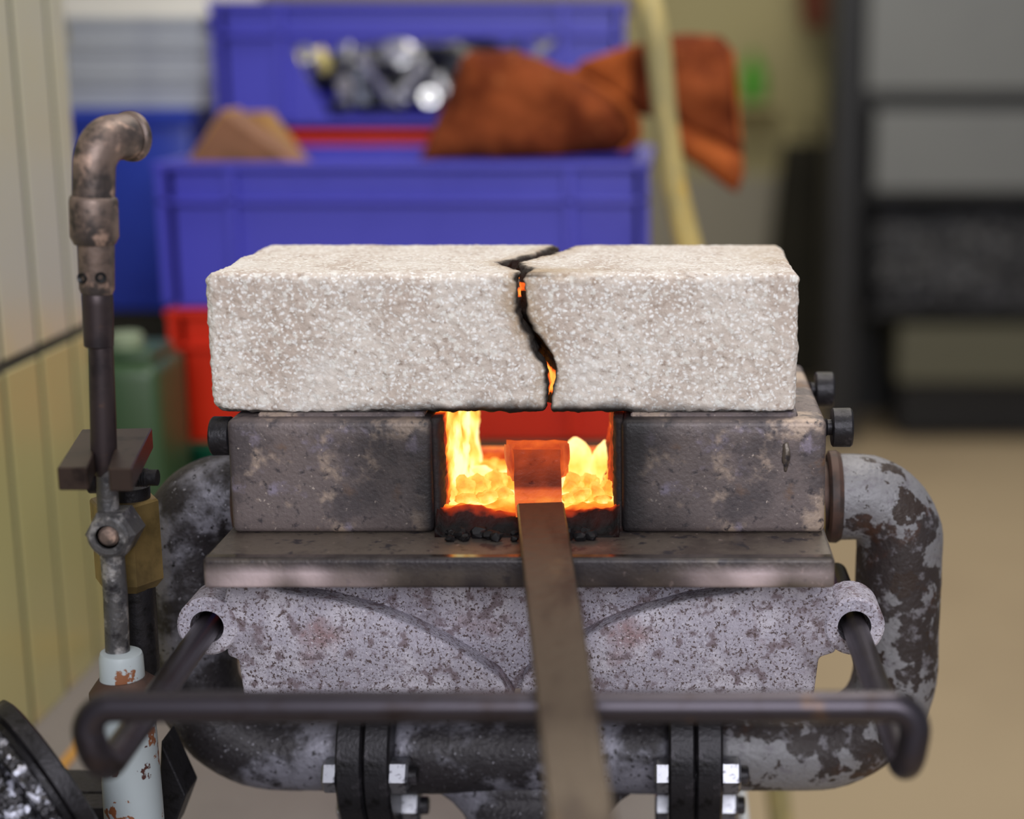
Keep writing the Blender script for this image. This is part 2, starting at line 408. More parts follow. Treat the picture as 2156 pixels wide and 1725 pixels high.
for a, b in ((X0, O0), (O1, X1)):
    bk = plate_part('side_block', box(a, b, 0, DP, ZB, ZT, .0028, 3), K['steel'], block_soot, 'soot')
# raised seats on the block tops that carry the brick
for a, b in ((X0 + .012, O0 - .004), (O1 + .004, X1 - .012)):
    add('brick_seat', box(a, b, .008, .118, ZT - .001, ZT + .0016, .0008, 1), K['steel'], forge)
# welded rib and drip on the front of the right block
p = U(1655, 960, Y=0)
add('weld_drip', blob((p.x, -.0004, p.z), (.0018, .0014, .0062), 4, .3), K['plate'], forge, smooth=3.2)
# rear bridge below the rear opening
plate_part('rear_bridge', box(O0 - .002, O1 + .002, DP - .014, DP, ZB, ZB + .0085, .002), K['lining'], lambda p: .46 + .2 * N(p, 90), 'glow_firelight')
# glowing refractory lining: a rough sheet on either cheek
def cheek(x, sgn):
    ny, nz = 46, 26
    V, Fc, H = [], [], []
    for i in range(ny + 1):
        for j in range(nz + 1):
            y = .0035 + (DP - .006) * i / ny; z = ZB + (ZT - ZB - .0005) * j / nz
            q = Vector((0, y, z))
            t = .0035 + .0035 * sstep(.012, .05, y) * (.6 + .9 * noise.noise(q * 75 + Vector((sgn, 0, 0)))) + .0012 * noise.noise(q * 320) + .004 * sstep(.045, .0, z - ZB) * sstep(.02, .06, y)
            t *= sstep(-.004, .010, y) * (.35 + .65 * sstep(DP, DP - .02, y))
            V.append((x + sgn * max(t, .0005), y, z))
            h = sstep(.004, .034, y + .006 * N(q, 120)) * (.70 + .5 * N(q, 70) + .15) * (1 - .35 * sstep(DP - .022, DP - .006, y))
            if sgn < 0: h = h * .38 + .5 * sstep(ZT - .012, ZT - .002, z) * sstep(.06, .1, y)
            H.append(max(0, min(1, h)))
    m = nz + 1
    for i in range(ny):
        for j in range(nz): Fc.append((i * m + j, (i + 1) * m + j, (i + 1) * m + j + 1, i * m + j + 1))
    # back sheet so it has thickness
    n0 = len(V)
    for i in range(ny + 1):
        for j in range(nz + 1):
            v = V[i * m + j]; V.append((x - sgn * .0004, v[1], v[2])); H.append(H[i * m + j])
    for i in range(ny):
        for j in range(nz):
            Fc.append((n0 + i * m + j, n0 + i * m + j + 1, n0 + (i + 1) * m + j + 1, n0 + (i + 1) * m + j))
    bd = [i * m for i in range(ny + 1)] + [ny * m + j for j in range(1, m)] + [i * m + nz for i in range(ny - 1, -1, -1)] + [j for j in range(nz - 1, 0, -1)]
    for k in range(len(bd)):
        a, b = bd[k], bd[(k + 1) % len(bd)]; Fc.append((a, n0 + a, n0 + b, b))
    add('lining', (V, Fc), K['lining'], forge, smooth=3.2, attr={'glow_firelight': H})
cheek(O0, 1); cheek(O1, -1)
# shelf
SF = U(1100, 1177, Z=ZB).y
ZS = U(1100, 1240, Y=SF).z
def shelf_pale(p):
    v = sstep(SF + .003, SF, p.y) * (sstep(-.105, -.15, p.x) + sstep(-.005, .03, p.x) * .9) * (.75 + 1.1 * N(p, 70)) * sstep(ZB - .001, ZB - .006, p.z)
    return max(0, min(1, v))
sh_ = plate_part('hearth_shelf', box(-.1935, .0712, SF, DP + .01, ZS, ZB, .0018, 3), K['plate'], shelf_pale, 'pale', sub=.005)
a_ = sh_.data.attributes.new('dark', 'FLOAT', 'POINT'); o_ = ORG[sh_.name]
a_.data.foreach_set('value', [max(0, min(1, (sstep(SF + .004, SF, v.co.y + o_.y) * (.95 * sstep(.10, .03, abs(v.co.x + o_.x - MC)) + .8 * sstep(ZB - .006, ZB - .002, v.co.z + o_.z)) + .7 * sstep(.05, .03, abs(v.co.x + o_.x - MC)) * sstep(-.03, .0, v.co.y + o_.y)) * (.8 + .8 * N(v.co, 80)))) for v in sh_.data.vertices])
add('worn_edge', box(-.1925, .0702, SF + .0010, SF + .0052, ZB - .003, ZB + .0004, .0002, 1), K['worn'], forge)
# cast bracket under the shelf
ZC = .9560
def ear_pts(cx, cz, r, a0, a1, n=14): return [(cx + r * math.cos(math.radians(a0 + (a1 - a0) * k / n)), cz + r * math.sin(math.radians(a0 + (a1 - a0) * k / n))) for k in range(n + 1)]
EL, ER, EZ = -.2010, .0832, .9905
apron = [(-.187, ZC), (.066, ZC), (.068, .9755), (.0755, .978), (.0755, 1.002), (.070, ZS), (-.19, ZS), (-.1933, 1.002), (-.1933, .9765), (-.1885, .9745)]
add('cast_apron', prism(apron, .002, .030, .0012), K['cast'], forge, smooth=.6)
arc = [(600, 1243), (700, 1258), (800, 1285), (870, 1312), (940, 1347), (1000, 1383), (1050, 1418), (1085, 1456)]
al = [(U(x, y, Y=-.006).x, U(x, y, Y=-.006).z) for x, y in arc]
xc = al[-1][0]
left = [(-.187, ZC)] + [(al[-1][0], ZC)] + al[::-1][1:] + [(-.19, ZS - .0005), (-.1933, 1.002), (-.1933, .9765), (-.1885, .9745)]
mir = lambda q: (2 * xc - q[0] - .0035, q[1])
right = [(al[-1][0] + .002, ZC), (.066, ZC), (.068, .9755), (.0755, .978), (.0755, 1.002), (.070, ZS - .0005)] + [mir(q) for q in al[:-1]]
def grime(p):
    v = .9 * sstep(-.150, -.190, p.x) * sstep(.5, .0, abs(p.z - .985) * 30) + .6 * sstep(.05, .075, p.x) + .5 * sstep(ZS - .006, ZS, p.z)
    return max(0, min(1, v * (.6 + 1.6 * N(p, 90)) * .8))
plate_part('gusset', prism(left, -.010, .004, .0018, 3), K['cast'], grime, 'grime', smooth=.6, sub=.008)
plate_part('gusset', prism(right, -.010, .004, .0018, 3), K['cast'], grime, 'grime', smooth=.6, sub=.008)
for ex in (EL, ER):
    add('rod_eye', ring((ex, .014, EZ), (0, -1, 0), .0134, .0074, .025, 40), K['cast'], forge, smooth=.6)
# set screws in the block ends
def set_screw(x, y, z, sgn, gap):
    e = Vector((x, y, z)); d = Vector((sgn, 0, 0))
    prof = [(0, .0036)]
    for k in range(int(gap / .0012)):
        prof += [(k * .0012 + .0004, .0042), (k * .0012 + .0010, .0035)]
    prof += [(gap + .001, .0036)]
    s = add('set_screw', turned(e - d * .002, e + d, [(t + .0, r) for t, r in prof], 16), K['iron'], forge, smooth=.5)
    h0 = e + d * (gap - .001)
    hb = [(0, .0078), (.0006, .0086), (.0082, .0087), (.009, .0080), (.009, .0042), (.0045, .0040)]
    add('screw_head', turned(h0, h0 + d, hb, 28), K['iron'], s, smooth=.5)
q = U(1765, 900, Y=.012); set_screw(X1, .012, q.z, 1, .0042)
q = U(1725, 825, Y=.092); set_screw(X1, .092, q.z + .001, 1, .0042)
set_screw(X0, .012, U(447, 918, Y=.012).z, -1, .0016)
set_screw(X0, .092, U(447, 918, Y=.012).z, -1, .0016)
# air pipes
PYc, PR, PZ, PZU = .070, .0208, .8970, 1.0275
XPL, XPR = -.2325, .1140
def rough_tube(path, r, seg=36, amp=.0005):
    b = tube(path, r, seg)
    for v in b.verts:
        n = noise.noise(v.co * 60) * amp + noise.noise(v.co * 240) * amp * .5
        v.co += Vector((n, n * .3, n * .7))
    return b
def densify(path, step=.004):
    out = [path[0]]
    for a, c in zip(path, path[1:]):
        k = max(1, int((c - a).length / step))
        out += [a + (c - a) * (i + 1) / k for i in range(k)]
    return out
FL, FR = -.1575, .0274
for side, xs_, xv, xf, mk in ((-1, X0, XPL, FL, 'pipe_dark'), (1, X1, XPR, FR, 'pipe')):
    pts = [(xs_ + side * .010, PYc, PZU), (xv, PYc, PZU), (xv, PYc, PZ), (xf, PYc, PZ)]
    pp = add('air_pipe', rough_tube(densify(fillet(pts, [0, .0225, .043, 0], 14)), PR), K[mk], forge, smooth=3.2)
    add('nipple', turned((xs_ - side * .001, PYc, PZU), (xs_ + side, PYc, PZU), [(0, .017), (.013, .017)], 28), K['rust'], pp, smooth=.5)
    add('elbow_bead', turned((xs_ + side * .0075, PYc, PZU), (xs_ + side, PYc, PZU), [(0, .0205), (.0012, .0222), (.0045, .0224), (.0065, .0212), (.007, .020)], 36), K['rust'], pp, smooth=.5)
# little round lug seen under the right elbow
add('lug', turned((X1 - .001, .052, 1.0215), (X1 + .2, .052, 1.0215), [(0, .0125), (.004, .0125), (.0055, .0112)], 28), K['brass'], forge, smooth=.5)
# flange pairs with four bolts
FT = .0128
def flange(x0):
    for k in (0, 1):
        add('flange', turned((x0 + k * (FT + .0004), PYc, PZ), (9, PYc, PZ), [(0, .020), (0, .0375), (.0012, .0392), (FT - .0012, .0392), (FT, .0375), (FT, .020)], 40), K['iron'], forge, smooth=.5)
    for a in range(4):
        an = math.pi / 2 * a
        c = Vector((x0, PYc - .0308 * math.cos(an), PZ - .0308 * math.sin(an)))
        L = 2 * FT + .0004
        up = Vector((0, -.5, .866))
        bt = add('flange_bolt', turned(c + Vector((-.0068, 0, 0)), c + Vector((1, 0, 0)), [(0, .0072), (.0012, .0084), (.0066, .0084)], 6, up=up), K['bolt'], forge)
        add('shank', turned(c, c + Vector((1, 0, 0)), [(-.001, .0045), (L + .012, .0045), (L + .0125, .0038)], 16), K['iron'], bt, smooth=.5)
        add('nut', turned(c + Vector((L, 0, 0)), c + Vector((1, 0, 0)), [(0, .0088), (.0074, .0088), (.0086, .0074)], 6, up=up), K['bolt'], bt)
flange(FL); flange(.0018)
# tee with its foot
TX = -.0645
tee = add('tee_pipe', rough_tube(densify([Vector((FL + 2 * FT - .001, PYc, PZ)), Vector((.003, PYc, PZ))]), .0225, 36), K['pipe_dark'], forge, smooth=3.2)
b = bmesh.new(); rings_ = []
for (z, a) in ((.812, .033), (.85, .033), (.858, .0340), (.866, .038), (.872, .044), (.876, .051), (.8785, .060)):
    rings_.append([b.verts.new((TX + a * math.cos(t * math.pi / 20), PYc + (.0215 + .0095 * sstep(.052, .033, a)) * math.sin(t * math.pi / 20) * (1 if a < .05 else .9), z)) for t in range(40)])
rings_.append([b.verts.new((TX + .060 * math.cos(t * math.pi / 20), PYc + .012 * math.sin(t * math.pi / 20), PZ)) for t in range(40)])
for A, B in zip(rings_, rings_[1:]):
    for k in range(40): b.faces.new((A[k], A[(k + 1) % 40], B[(k + 1) % 40], B[k]))
b.faces.new(rings_[0][::-1]); b.faces.new(rings_[-1])
add('foot_pipe', b, K['pipe_dark'], tee, smooth=3.2)
add('foot_flange', turned((TX, PYc, TZ), (TX, PYc, 2), [(0, .060), (.002, .062), (.011, .062), (.013, .060), (.013, .03)], 40), K['iron'], tee, smooth=.5)

# ------------------------------------------------------------------ brick in two broken halves
BZ0, BZ1, BY0 = ZT + .0014, 1.1440, .0075
BY1 = U(1000, 514, Z=BZ1).y
crackL = [(560, 1093), (590, 1089), (612, 1089), (640, 1090), (660, 1091), (680, 1096), (695, 1107), (706, 1119), (725, 1124), (750, 1132), (766, 1144), (782, 1150), (800, 1156), (820, 1154), (840, 1151), (862, 1148)]
crackR = [(560, 1107), (590, 1100), (612, 1103), (640, 1107), (660, 1104), (680, 1106), (695, 1119), (706, 1131), (725, 1144), (750, 1161), (766, 1166), (782, 1168), (800, 1168), (820, 1162), (840, 1158), (862, 1158)]
def zx(tab): 
    r = []
    for y, x in tab:
        q = U(x, y, Y=BY0); r.append((q.z, q.x))
    return sorted(r)
cL, cR = zx(crackL), zx(crackR)
cm0 = U(1100, 563, Z=BZ1).x
topL = [(0, 0), (.10, .0006), (.24, -.0075), (.36, -.0115), (.48, -.0055), (.62, .0010), (.80, .0075), (1, .0118)]
topR = [(0, 0), (.12, .0012), (.26, -.0012), (.38, -.0046), (.50, -.0005), (.64, .0060), (.80, .0125), (1, .0215)]
def crack(side, y, z):
    f = (y - BY0) / (BY1 - BY0)
    hz = .75 + .25 * sstep(BZ0, BZ1, z)
    base = lerp(cL, z) if side < 0 else lerp(cR, z)
    off = lerp(topL, f) if side < 0 else lerp(topR, f)
    wig = .0011 * noise.noise(Vector((0, y * 150, z * 150))) + .0006 * noise.noise(Vector((3, y * 420, z * 420)))
    if side > 0 and f > .1: off = min(off, lerp(topL, f) + .0018 + .0042 * sstep(BZ1 - .016, BZ1 - .004, z) * (.7 + .9 * noise.noise(Vector((7, y * 210, z * 90)))) + .007 * sstep(.9, 1, f) * sstep(BZ1 - .012, BZ1, z))
    jag = .0032 * abs(noise.noise(Vector((side * 5, y * 330, z * 60)))) * sstep(BZ1 - .014, BZ1, z) * sstep(.05, .15, f) * side
    chip = .0016 * max(0, noise.noise(Vector((side * 9, y * 60, z * 190)))) * side
    return base + off * hz + wig * (1 if side < 0 else .8) + jag + chip
def brick_half(side):
    xe0, xe1 = (-.1985, None) if side < 0 else (None, .0577)
    nx = 170 if side < 0 else 145
    ny, nz = 74, 80
    idx, V, A = {}, [], {'soot': [], 'tan': [], 'glow_firelight': []}
    R = .0042
    def pos(i, j, k):
        u, y, z = i / nx, BY0 + (BY1 - BY0) * j / ny, BZ0 + (BZ1 - BZ0) * k / nz
        c = crack(side, y, z)
        if side < 0: a, b_ = xe0, c
        else: a, b_ = c, xe1 - .000 * (y - BY0)
        x = a + (b_ - a) * u
        p = Vector((x, y, z))
        # rounding of the outer edges
        r = R * (1 + .7 * N(p, 35)) + .0035 * max(0, N(p + Vector((1, 2, 3)), 22))
        lo = Vector((a + (r if side < 0 else .0012), BY0 + r, BZ0 + r)); hi = Vector((b_ - (.0012 if side < 0 else r), BY1 - r, BZ1 - r))
        q = Vector((min(max(p.x, lo.x), hi.x), min(max(p.y, lo.y), hi.y), min(max(p.z, lo.z), hi.z)))
        d = p - q
        n = Vector((d.x / (r if (p.x < lo.x) == (side < 0) else .0012), d.y / r, d.z / r))
        if n.length > 1e-6:
            m = max(abs(n.x), abs(n.y), abs(n.z)); sc = m / n.length
            p = q + d * sc
            nn = d.normalized()
        else: nn = Vector((0, 0, 1))
        g = .00045 * noise.noise(p * 460) + .00065 * noise.noise(p * 230 + Vector((5, 1, 9))) + .0005 * noise.noise(p * 60)
        if abs(nn.z) > .95 and p.z > BZ1 - .003: g *= .35
        p = p + nn * g
        return p, c
    def vid(i, j, k):
        t = (i, j, k)
        if t in idx: return idx[t]
        p, c = pos(i, j, k)
        dc = abs(p.x - c); inside = (i == nx) if side < 0 else (i == 0)
        f = (p.y - BY0) / (BY1 - BY0)
        n1 = noise.noise(p * 90); n2 = noise.noise(p * 260)
        hb = p.z - BZ0
        s = sstep(.0030 + .0030 * n1, .0002, dc) * .95
        tn = sstep(.011 + .006 * n1, .001, dc) * .55 * (1 if p.z > 1.115 else .55) * (1.0 if p.z < BZ1 - .003 else .8)
        under = sstep(-.125, -.098, p.x) * sstep(.012, -.02, p.x)
        under = max(under, .55 * sstep(-.15, -.12, p.x) * sstep(.04, .01, p.x))
        s = max(s, under * sstep(.0068 + .004 * n1 + .002 * n2, .0012, hb))
        if k == 0: s = max(s, .8)
        # stains of its own: brown streak right of the crack on the top edge, dark spot at the left end
        if side > 0:
            s = max(s, .9 * sstep(.020, .0, dc) * sstep(.0022, .0006, abs(p.z - (BZ1 - .0012)) + abs(p.y - BY0 - .004) * .25))
            tn = max(tn, .7 * sstep(.05, .0, dc) * sstep(.016, .002, abs(p.y - BY0 - .010)) * (p.z > BZ1 - .004))
        if side < 0 and (p - Vector((-.1975, BY0 + .006, 1.124))).length < .0026: s = 1
        if side > 0: tn = max(tn, .45 * sstep(.02, .055, p.x) * sstep(BY0 + .02, BY0 + .05, p.y) * (p.z > BZ1 - .004) * (.6 + n1))
        h = 0  # emission on the crack faces paints firelight coming up from below
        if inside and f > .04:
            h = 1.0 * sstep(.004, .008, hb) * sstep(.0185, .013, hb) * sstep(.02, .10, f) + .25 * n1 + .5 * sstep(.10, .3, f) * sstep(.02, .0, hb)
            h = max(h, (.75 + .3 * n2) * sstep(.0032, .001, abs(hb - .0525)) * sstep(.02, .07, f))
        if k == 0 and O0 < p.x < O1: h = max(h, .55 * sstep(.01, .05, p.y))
        A['soot'].append(max(0, min(1, s))); A['tan'].append(max(0, min(1, tn))); A['glow_firelight'].append(max(0, min(1, h)))
        V.append(p); idx[t] = len(V) - 1
        return idx[t]
    Fc = []
    for i in range(nx):
        for k in range(nz):
            for j in (0, ny): Fc.append((vid(i, j, k), vid(i + 1, j, k), vid(i + 1, j, k + 1), vid(i, j, k + 1)))
        for j in range(ny):
            for k in (0, nz): Fc.append((vid(i, j, k), vid(i + 1, j, k), vid(i + 1, j + 1, k), vid(i, j + 1, k)))
    for j in range(ny):
        for k in range(nz):
            for i in (0, nx): Fc.append((vid(i, j, k), vid(i, j + 1, k), vid(i, j + 1, k + 1), vid(i, j, k + 1)))
    return add('fire_brick_half', (V, Fc), K['brick'], None, smooth=3.2, attr=A)
setp(brick_half(-1), 'left, longer half of the cracked white fire brick lying on the forge', 'brick', 'halves of the cracked fire brick')
setp(brick_half(1), 'right, shorter half of the cracked white fire brick lying on the forge', 'brick', 'halves of the cracked fire brick')

# ------------------------------------------------------------------ fire
def slag():
    nx, ny = 76, 100
    V, Fc, H = [], [], []
    xa, xb = O0 + .001, O1 - .001
    ya_, yb_ = -.006, DP - .002
    for j in range(ny + 1):
        for i in range(nx + 1):
            x = xa + (xb - xa) * i / nx; y = ya_ + (yb_ - ya_) * j / ny
            q = Vector((x, y, 0))
            hgt = .0100 * sstep(-.006, .006, y) * (.85 + .5 * N(q, 70)) + .0012 * noise.noise(q * 300)
            hgt *= 1 - .55 * sstep(.03, .075, y)
            edge = sstep(0, .004, x - xa) * sstep(0, .004, xb - x)
            hgt += .003 * (1 - edge)
            V.append((x, y, ZB + max(.0004, hgt)))
            h = sstep(-.004, .012, y + .004 * N(q, 140)) * (.55 + .35 * sstep(.008, .03, y) - .22 * sstep(.085, .105, y)) + .18 * N(q, 110)
            H.append(max(0, min(1, h)) * (.35 if y < -.003 else 1))
    m = nx + 1
    for j in range(ny):
        for i in range(nx): Fc.append((j * m + i, j * m + i + 1, (j + 1) * m + i + 1, (j + 1) * m + i))
    n0 = len(V)
    for k in range(n0): V.append((V[k][0], V[k][1], ZB)); H.append(0)
    for j in range(ny):
        for i in range(nx): Fc.append((n0 + j * m + i, n0 + (j + 1) * m + i, n0 + (j + 1) * m + i + 1, n0 + j * m + i + 1))
    bd = [i for i in range(m)] + [j * m + nx for j in range(1, ny + 1)] + [ny * m + i for i in range(nx - 1, -1, -1)] + [j * m for j in range(ny - 1, 0, -1)]
    for k in range(len(bd)):
        a, b_ = bd[k], bd[(k + 1) % len(bd)]; Fc.append((a, b_, n0 + b_, n0 + a))
    setp(add('slag_bed', (V, Fc), K['slag'], None, smooth=3.2, attr={'glow_firelight': H}), 'dark crusted slag bed glowing towards the back of the forge mouth', 'slag', kind='stuff')
slag()
GE = 'glowing embers in the forge mouth'
LE = {}
def ember(px, py, Y, sx, sz, seed, mat='ember', label=None, sy=None, rough=.4):
    c = U(px, py, Y=Y); s = 3400 / (Y + .683)
    o = add('ember', blob(c, (sx / s, (sy or sx) / s, sz / s), seed, rough, 3, 1.5), K[mat], None, smooth=.55)
    if not label:
        side_ = 'left' if px < 1138 else 'right'
        hue = 'white-hot' if mat == 'ember_w' else 'yellow-hot'
        size_ = 'large' if sx > 27 else 'mid-sized' if sx > 20 else 'small'
        row_ = 'front' if Y < .03 else 'middle' if Y < .06 else 'back'
        near = ('by the left cheek' if px < 965 else 'second from left cheek' if px < 990 else 'touching the hot bar' if px > 1060 else 'near the hot bar' if px > 1040 else 'between cheek and bar') if px < 1138 else ('beside the hot bar' if px < 1225 else 'pressed on the right cheek' if px > 1284 else 'by the right cheek' if px > 1262 else 'between bar and cheek')
        label = '%s %s ember in the %s row of the %s heap, %s' % (size_, hue, row_, side_, near)
    setp(o, label, 'ember', GE)
ember(1215, 995, .085, 36, 78, 3, 'ember_w', 'tall pale yellow glowing chunk just right of the hot bar end', rough=.10)
ember(1272, 1000, .080, 32, 74, 5, 'ember_w', 'tall pale yellow glowing chunk against the right cheek of the forge', rough=.10)
ember(955, 1012, .060, 44, 46, 8, 'ember_w'); ember(1000, 1015, .075, 50, 34, 9, 'ember_w'); ember(945, 968, .09, 26, 46, 6, 'ember_w')
for k, (px, py, Y, sx, sz) in enumerate([(940, 1042, .028, 26, 18), (975, 1030, .035, 30, 24), (1008, 1026, .040, 28, 26), (1045, 1018, .045, 26, 26), (1070, 1022, .05, 22, 26), (1030, 1046, .026, 28, 14), (1062, 1043, .026, 22, 18), (985, 1050, .022, 26, 10), (1025, 990, .085, 26, 18), (930, 1000, .05, 14, 22)]):
    ember(px, py, Y, sx, sz, 20 + k, 'ember')
for k, (px, py, Y, sx, sz) in enumerate([(1205, 1022, .035, 22, 24), (1240, 1018, .040, 20, 22), (1222, 1042, .026, 24, 16), (1255, 1036, .028, 20, 20), (1280, 1034, .030, 18, 24), (1198, 1048, .024, 16, 10), (1268, 1052, .020, 20, 8), (1288, 1010, .05, 14, 26)]):
    ember(px, py, Y, sx, sz, 50 + k, 'ember', rough=.5)
ember(1040, 972, .112, 10, 8, 77, 'ember', 'small amber ember alone at the back of the forge mouth')
ember(1297, 880, .10, 11, 22, 78, 'ember', 'narrow glowing flake high on the right cheek of the forge mouth', rough=.3)
GC = 'black cinders at the forge mouth'
for k in range(26):
    x = random.uniform(O0 + .004, O1 - .004)
    y = random.uniform(-.013, -.002); r = random.uniform(.0012, .0030)
    o = add('cinder', blob((x, y, ZB + r * .8), (r * 1.3, r, r), 100 + k, .4, 2, 1.6), K['cinder'], None, smooth=.4)
    setp(o, 'small black cinder spilled on the shelf at the forge mouth', 'cinder', GC)

# ------------------------------------------------------------------ work bar with its hot head
def workbar():
    t = thing('forging_bar', 'flat brown steel bar with an orange-hot mushroomed head held in the forge', 'steel bar', (-.045, -.1, 1.03))
    wd = .0103
    a = Vector((U(1138, 1065, Y=0).x, 0, 1.0440)); b_ = Vector((U(1222, 1725, Y=-.235).x, -.235, 1.0155))
    d = (b_ - a); e = b_ + d * .55
    th_ = .0052
    bm = bmesh.new()
    side = Vector((-d.y, d.x, 0)).normalized() * -1
    nrm = side.cross(d).normalized()
    if nrm.z < 0: nrm = -nrm
    n = 30; R_ = []
    for k in range(n + 1):
        c = a + (e - a) * (k / n)
        wk = wd * (1 - .04 * k / n)
        sec = [(-wk, -.0008), (-wk + .0008, 0), (wk - .0008, 0), (wk, -.0008), (wk, -th_ + .0008), (wk - .0008, -th_), (-wk + .0008, -th_), (-wk, -th_ + .0008)]
        R_.append([bm.verts.new(c + side * s + nrm * h) for s, h in sec])
    for A, B in zip(R_, R_[1:]):
        for k in range(8): bm.faces.new((A[k], A[(k + 1) % 8], B[(k + 1) % 8], B[k]))
    bm.faces.new(R_[0]); bm.faces.new(R_[-1][::-1])
    add('shank', bm, K['bar'], t, smooth=.6)
    # hot head: bent up and upset, seen from the front
    # stations: (pixel y of the upper face, Y, half width px left, right, thickness, glow)
    st = [(1067, -.0005, 1085, 1184, .0052, .80), (1052, .004, 1084, 1183, .0056, .90), (1033, .009, 1083, 1182, .0062, .74), (1024, .011, 1083, 1182, .0065, .32), (1005, .0155, 1082, 1182, .0075, .28), (985, .020, 1083, 1180, .009, .34), (965, .0245, 1082, 1179, .011, .46), (947, .0285, 1082, 1179, .0125, .52)]  # bright front stations and duller band paint reflections of fire and scene
    V, Fc, H = [], [], []
    def put(p, h): V.append(p); H.append(h); return len(V) - 1
    NX = 14
    rows = []
    for (py, Y, xl, xr, tk, h) in st:
        row = []
        for i in range(NX + 1):
            p = U(xl + (xr - xl) * i / NX, py, Y=Y)
            p += Vector((0, -.0006, .0002)) * noise.noise(p * 240)
            row.append(put(p, h + .10 * N(p, 160)))
        rows.append(row)
    top = []
    for (py, Y, xl, xr, h) in ((944, .0292, 1080, 1181, .68), (934, .035, 1066, 1196, .66), (924, .042, 1066, 1195, .72)):
        row = []
        for i in range(NX + 1):
            u = i / NX
            p = U(xl + (xr - xl) * u, py + (3 - 4 * u) + 4 * u, Y=Y); p += Vector((0, 0, .0007)) * noise.noise(p * 330)
            row.append(put(p, h + .15 * N(p, 200)))
        top.append(row)
    rows += top
    for A, B in zip(rows, rows[1:]):
        for i in range(NX): Fc.append((A[i], A[i + 1], B[i + 1], B[i]))
    # underside, running back below the upper faces
    und = []
    for r_, (py, Y, xl, xr, tk, h) in zip(rows[:len(st)], st):
        und.append([put(V[q_] + Vector((0, .25 * tk, -tk)), h + .1) for q_ in r_])
    for r_, dz in zip(top, (.0135, .0145, .013)):
        und.append([put(V[q_] + Vector((0, .001, -dz)), .85) for q_ in r_])
    for A, B in zip(und, und[1:]):
        for i in range(NX): Fc.append((A[i], B[i], B[i + 1], A[i + 1]))
    n = len(rows)
    for j in range(n - 1):
        Fc.append((rows[j][0], rows[j + 1][0], und[j + 1][0], und[j][0]))
        Fc.append((rows[j][-1], und[j][-1], und[j + 1][-1], rows[j + 1][-1]))
    for i in range(NX):
        Fc.append((rows[0][i], und[0][i], und[0][i + 1], rows[0][i + 1]))
        Fc.append((rows[-1][i], rows[-1][i + 1], und[-1][i + 1], und[-1][i]))
    head = add('hot_head', (V, Fc), K['hot'], t, smooth=.7, attr={'glow_firelight': [max(0, min(1, h)) for h in H]})
    # burrs curling out at both sides of the struck end
    for sgn, prof in ((-1, [(936, 1081, 1064), (950, 1083, 1066), (968, 1084, 1066), (985, 1085, 1070), (1000, 1085, 1077), (1013, 1085, 1083)]), (1, [(934, 1179, 1196), (950, 1178, 1197), (966, 1179, 1197), (978, 1180, 1195), (990, 1181, 1189), (1002, 1182, 1184)])):
        V, Fc = [], []
        R_ = []
        for j, (py, xi, xo) in enumerate(prof):
            Y0 = .031 - .0012 * j
            row = []
            for k in range(8):
                an = 2 * math.pi * k / 8
                xm, hw = (xi + xo) / 2, abs(xo - xi) / 2 + 3
                p = U(xm + hw * math.cos(an), py, Y=Y0 + .0052 * (1 - .08 * j) * math.sin(an) + .004)
                p += Vector((.0005, 0, .0004)) * noise.noise(p * 500)
                V.append(p); row.append(len(V) - 1)
            R_.append(row)
        for A, B in zip(R_, R_[1:]):
            for k in range(8): Fc.append((A[k], A[(k + 1) % 8], B[(k + 1) % 8], B[k]))
        Fc.append(R_[0]); Fc.append(R_[-1][::-1])
        add('burr', (V, Fc), K['hot'], head, smooth=.8, attr={'glow_firelight': [.66 + .25 * N(p, 300) for p in V]})
workbar()

# ------------------------------------------------------------------ loop-shaped work rest
LY = -.150
lr = .0056
loop = [(EL - .0008, .060, EZ + .0014), (-.1992, LY - .002, .9868), (-.2065, LY, 1.0115), (.0898, LY, 1.0115), (.0858, LY - .002, .9868), (ER - .0010, .060, EZ + .0014)]
o = add('work_rest', tube(fillet(loop, [0, .009, .009, .009, .009, 0], 8), lr, 20), K['loop'], None, smooth=3.2)
setp(o, 'bent steel rod loop sticking out of the forge bracket as a work rest', 'work rest')

# ------------------------------------------------------------------ pilot burner stand at the left
SY = -.020
stand = thing('pilot_burner_stand', 'upright burner stand with brass valve and copper elbow left of the forge', 'burner', (-.236, SY, TZ))
def col(name, mat, rows, Y=SY, seg=28, parent=stand, smooth=.5):
    """upright turned piece; rows: (pixel y, centre pixel x, half width px)"""
    P, R_ = [], []
    for (py, cx, hw) in rows:
        q = U(cx, py, Y=Y); e = U(cx + hw, py, Y=Y); P.append(q); R_.append(abs(e.x - q.x))
    return add(name, tube(P[::-1], R_[::-1], seg), K[mat], parent, smooth=smooth)
q = U(283, 1725, Y=SY); r0 = .0127
add('painted_pipe', turned((q.x, SY, TZ), (q.x + .0, SY, 2), [(0, r0), (.112, r0), (U(270, 1475, Y=SY).z - TZ, r0 - .0006)], 32), K['white'], stand, smooth=.5)
add('base_plate', turned((q.x, SY, TZ), (q.x, SY, 2), [(0, .034), (.001, .035), (.008, .035), (.009, .034), (.009, .01)], 32), K['iron'], stand, smooth=.5)
col('collar', 'rust', [(1488, 268, 56), (1478, 266, 66), (1460, 264, 73), (1448, 262, 72), (1436, 260, 60), (1426, 259, 50)])
col('neck_ring', 'white', [(1430, 258, 46), (1384, 255, 45), (1374, 255, 42), (1370, 255, 26)])
col('riser', 'greyiron', [(1376, 248, 25), (1250, 243, 25), (1160, 236, 25), (1090, 229, 23), (1030, 226, 22), (985, 224, 20)])
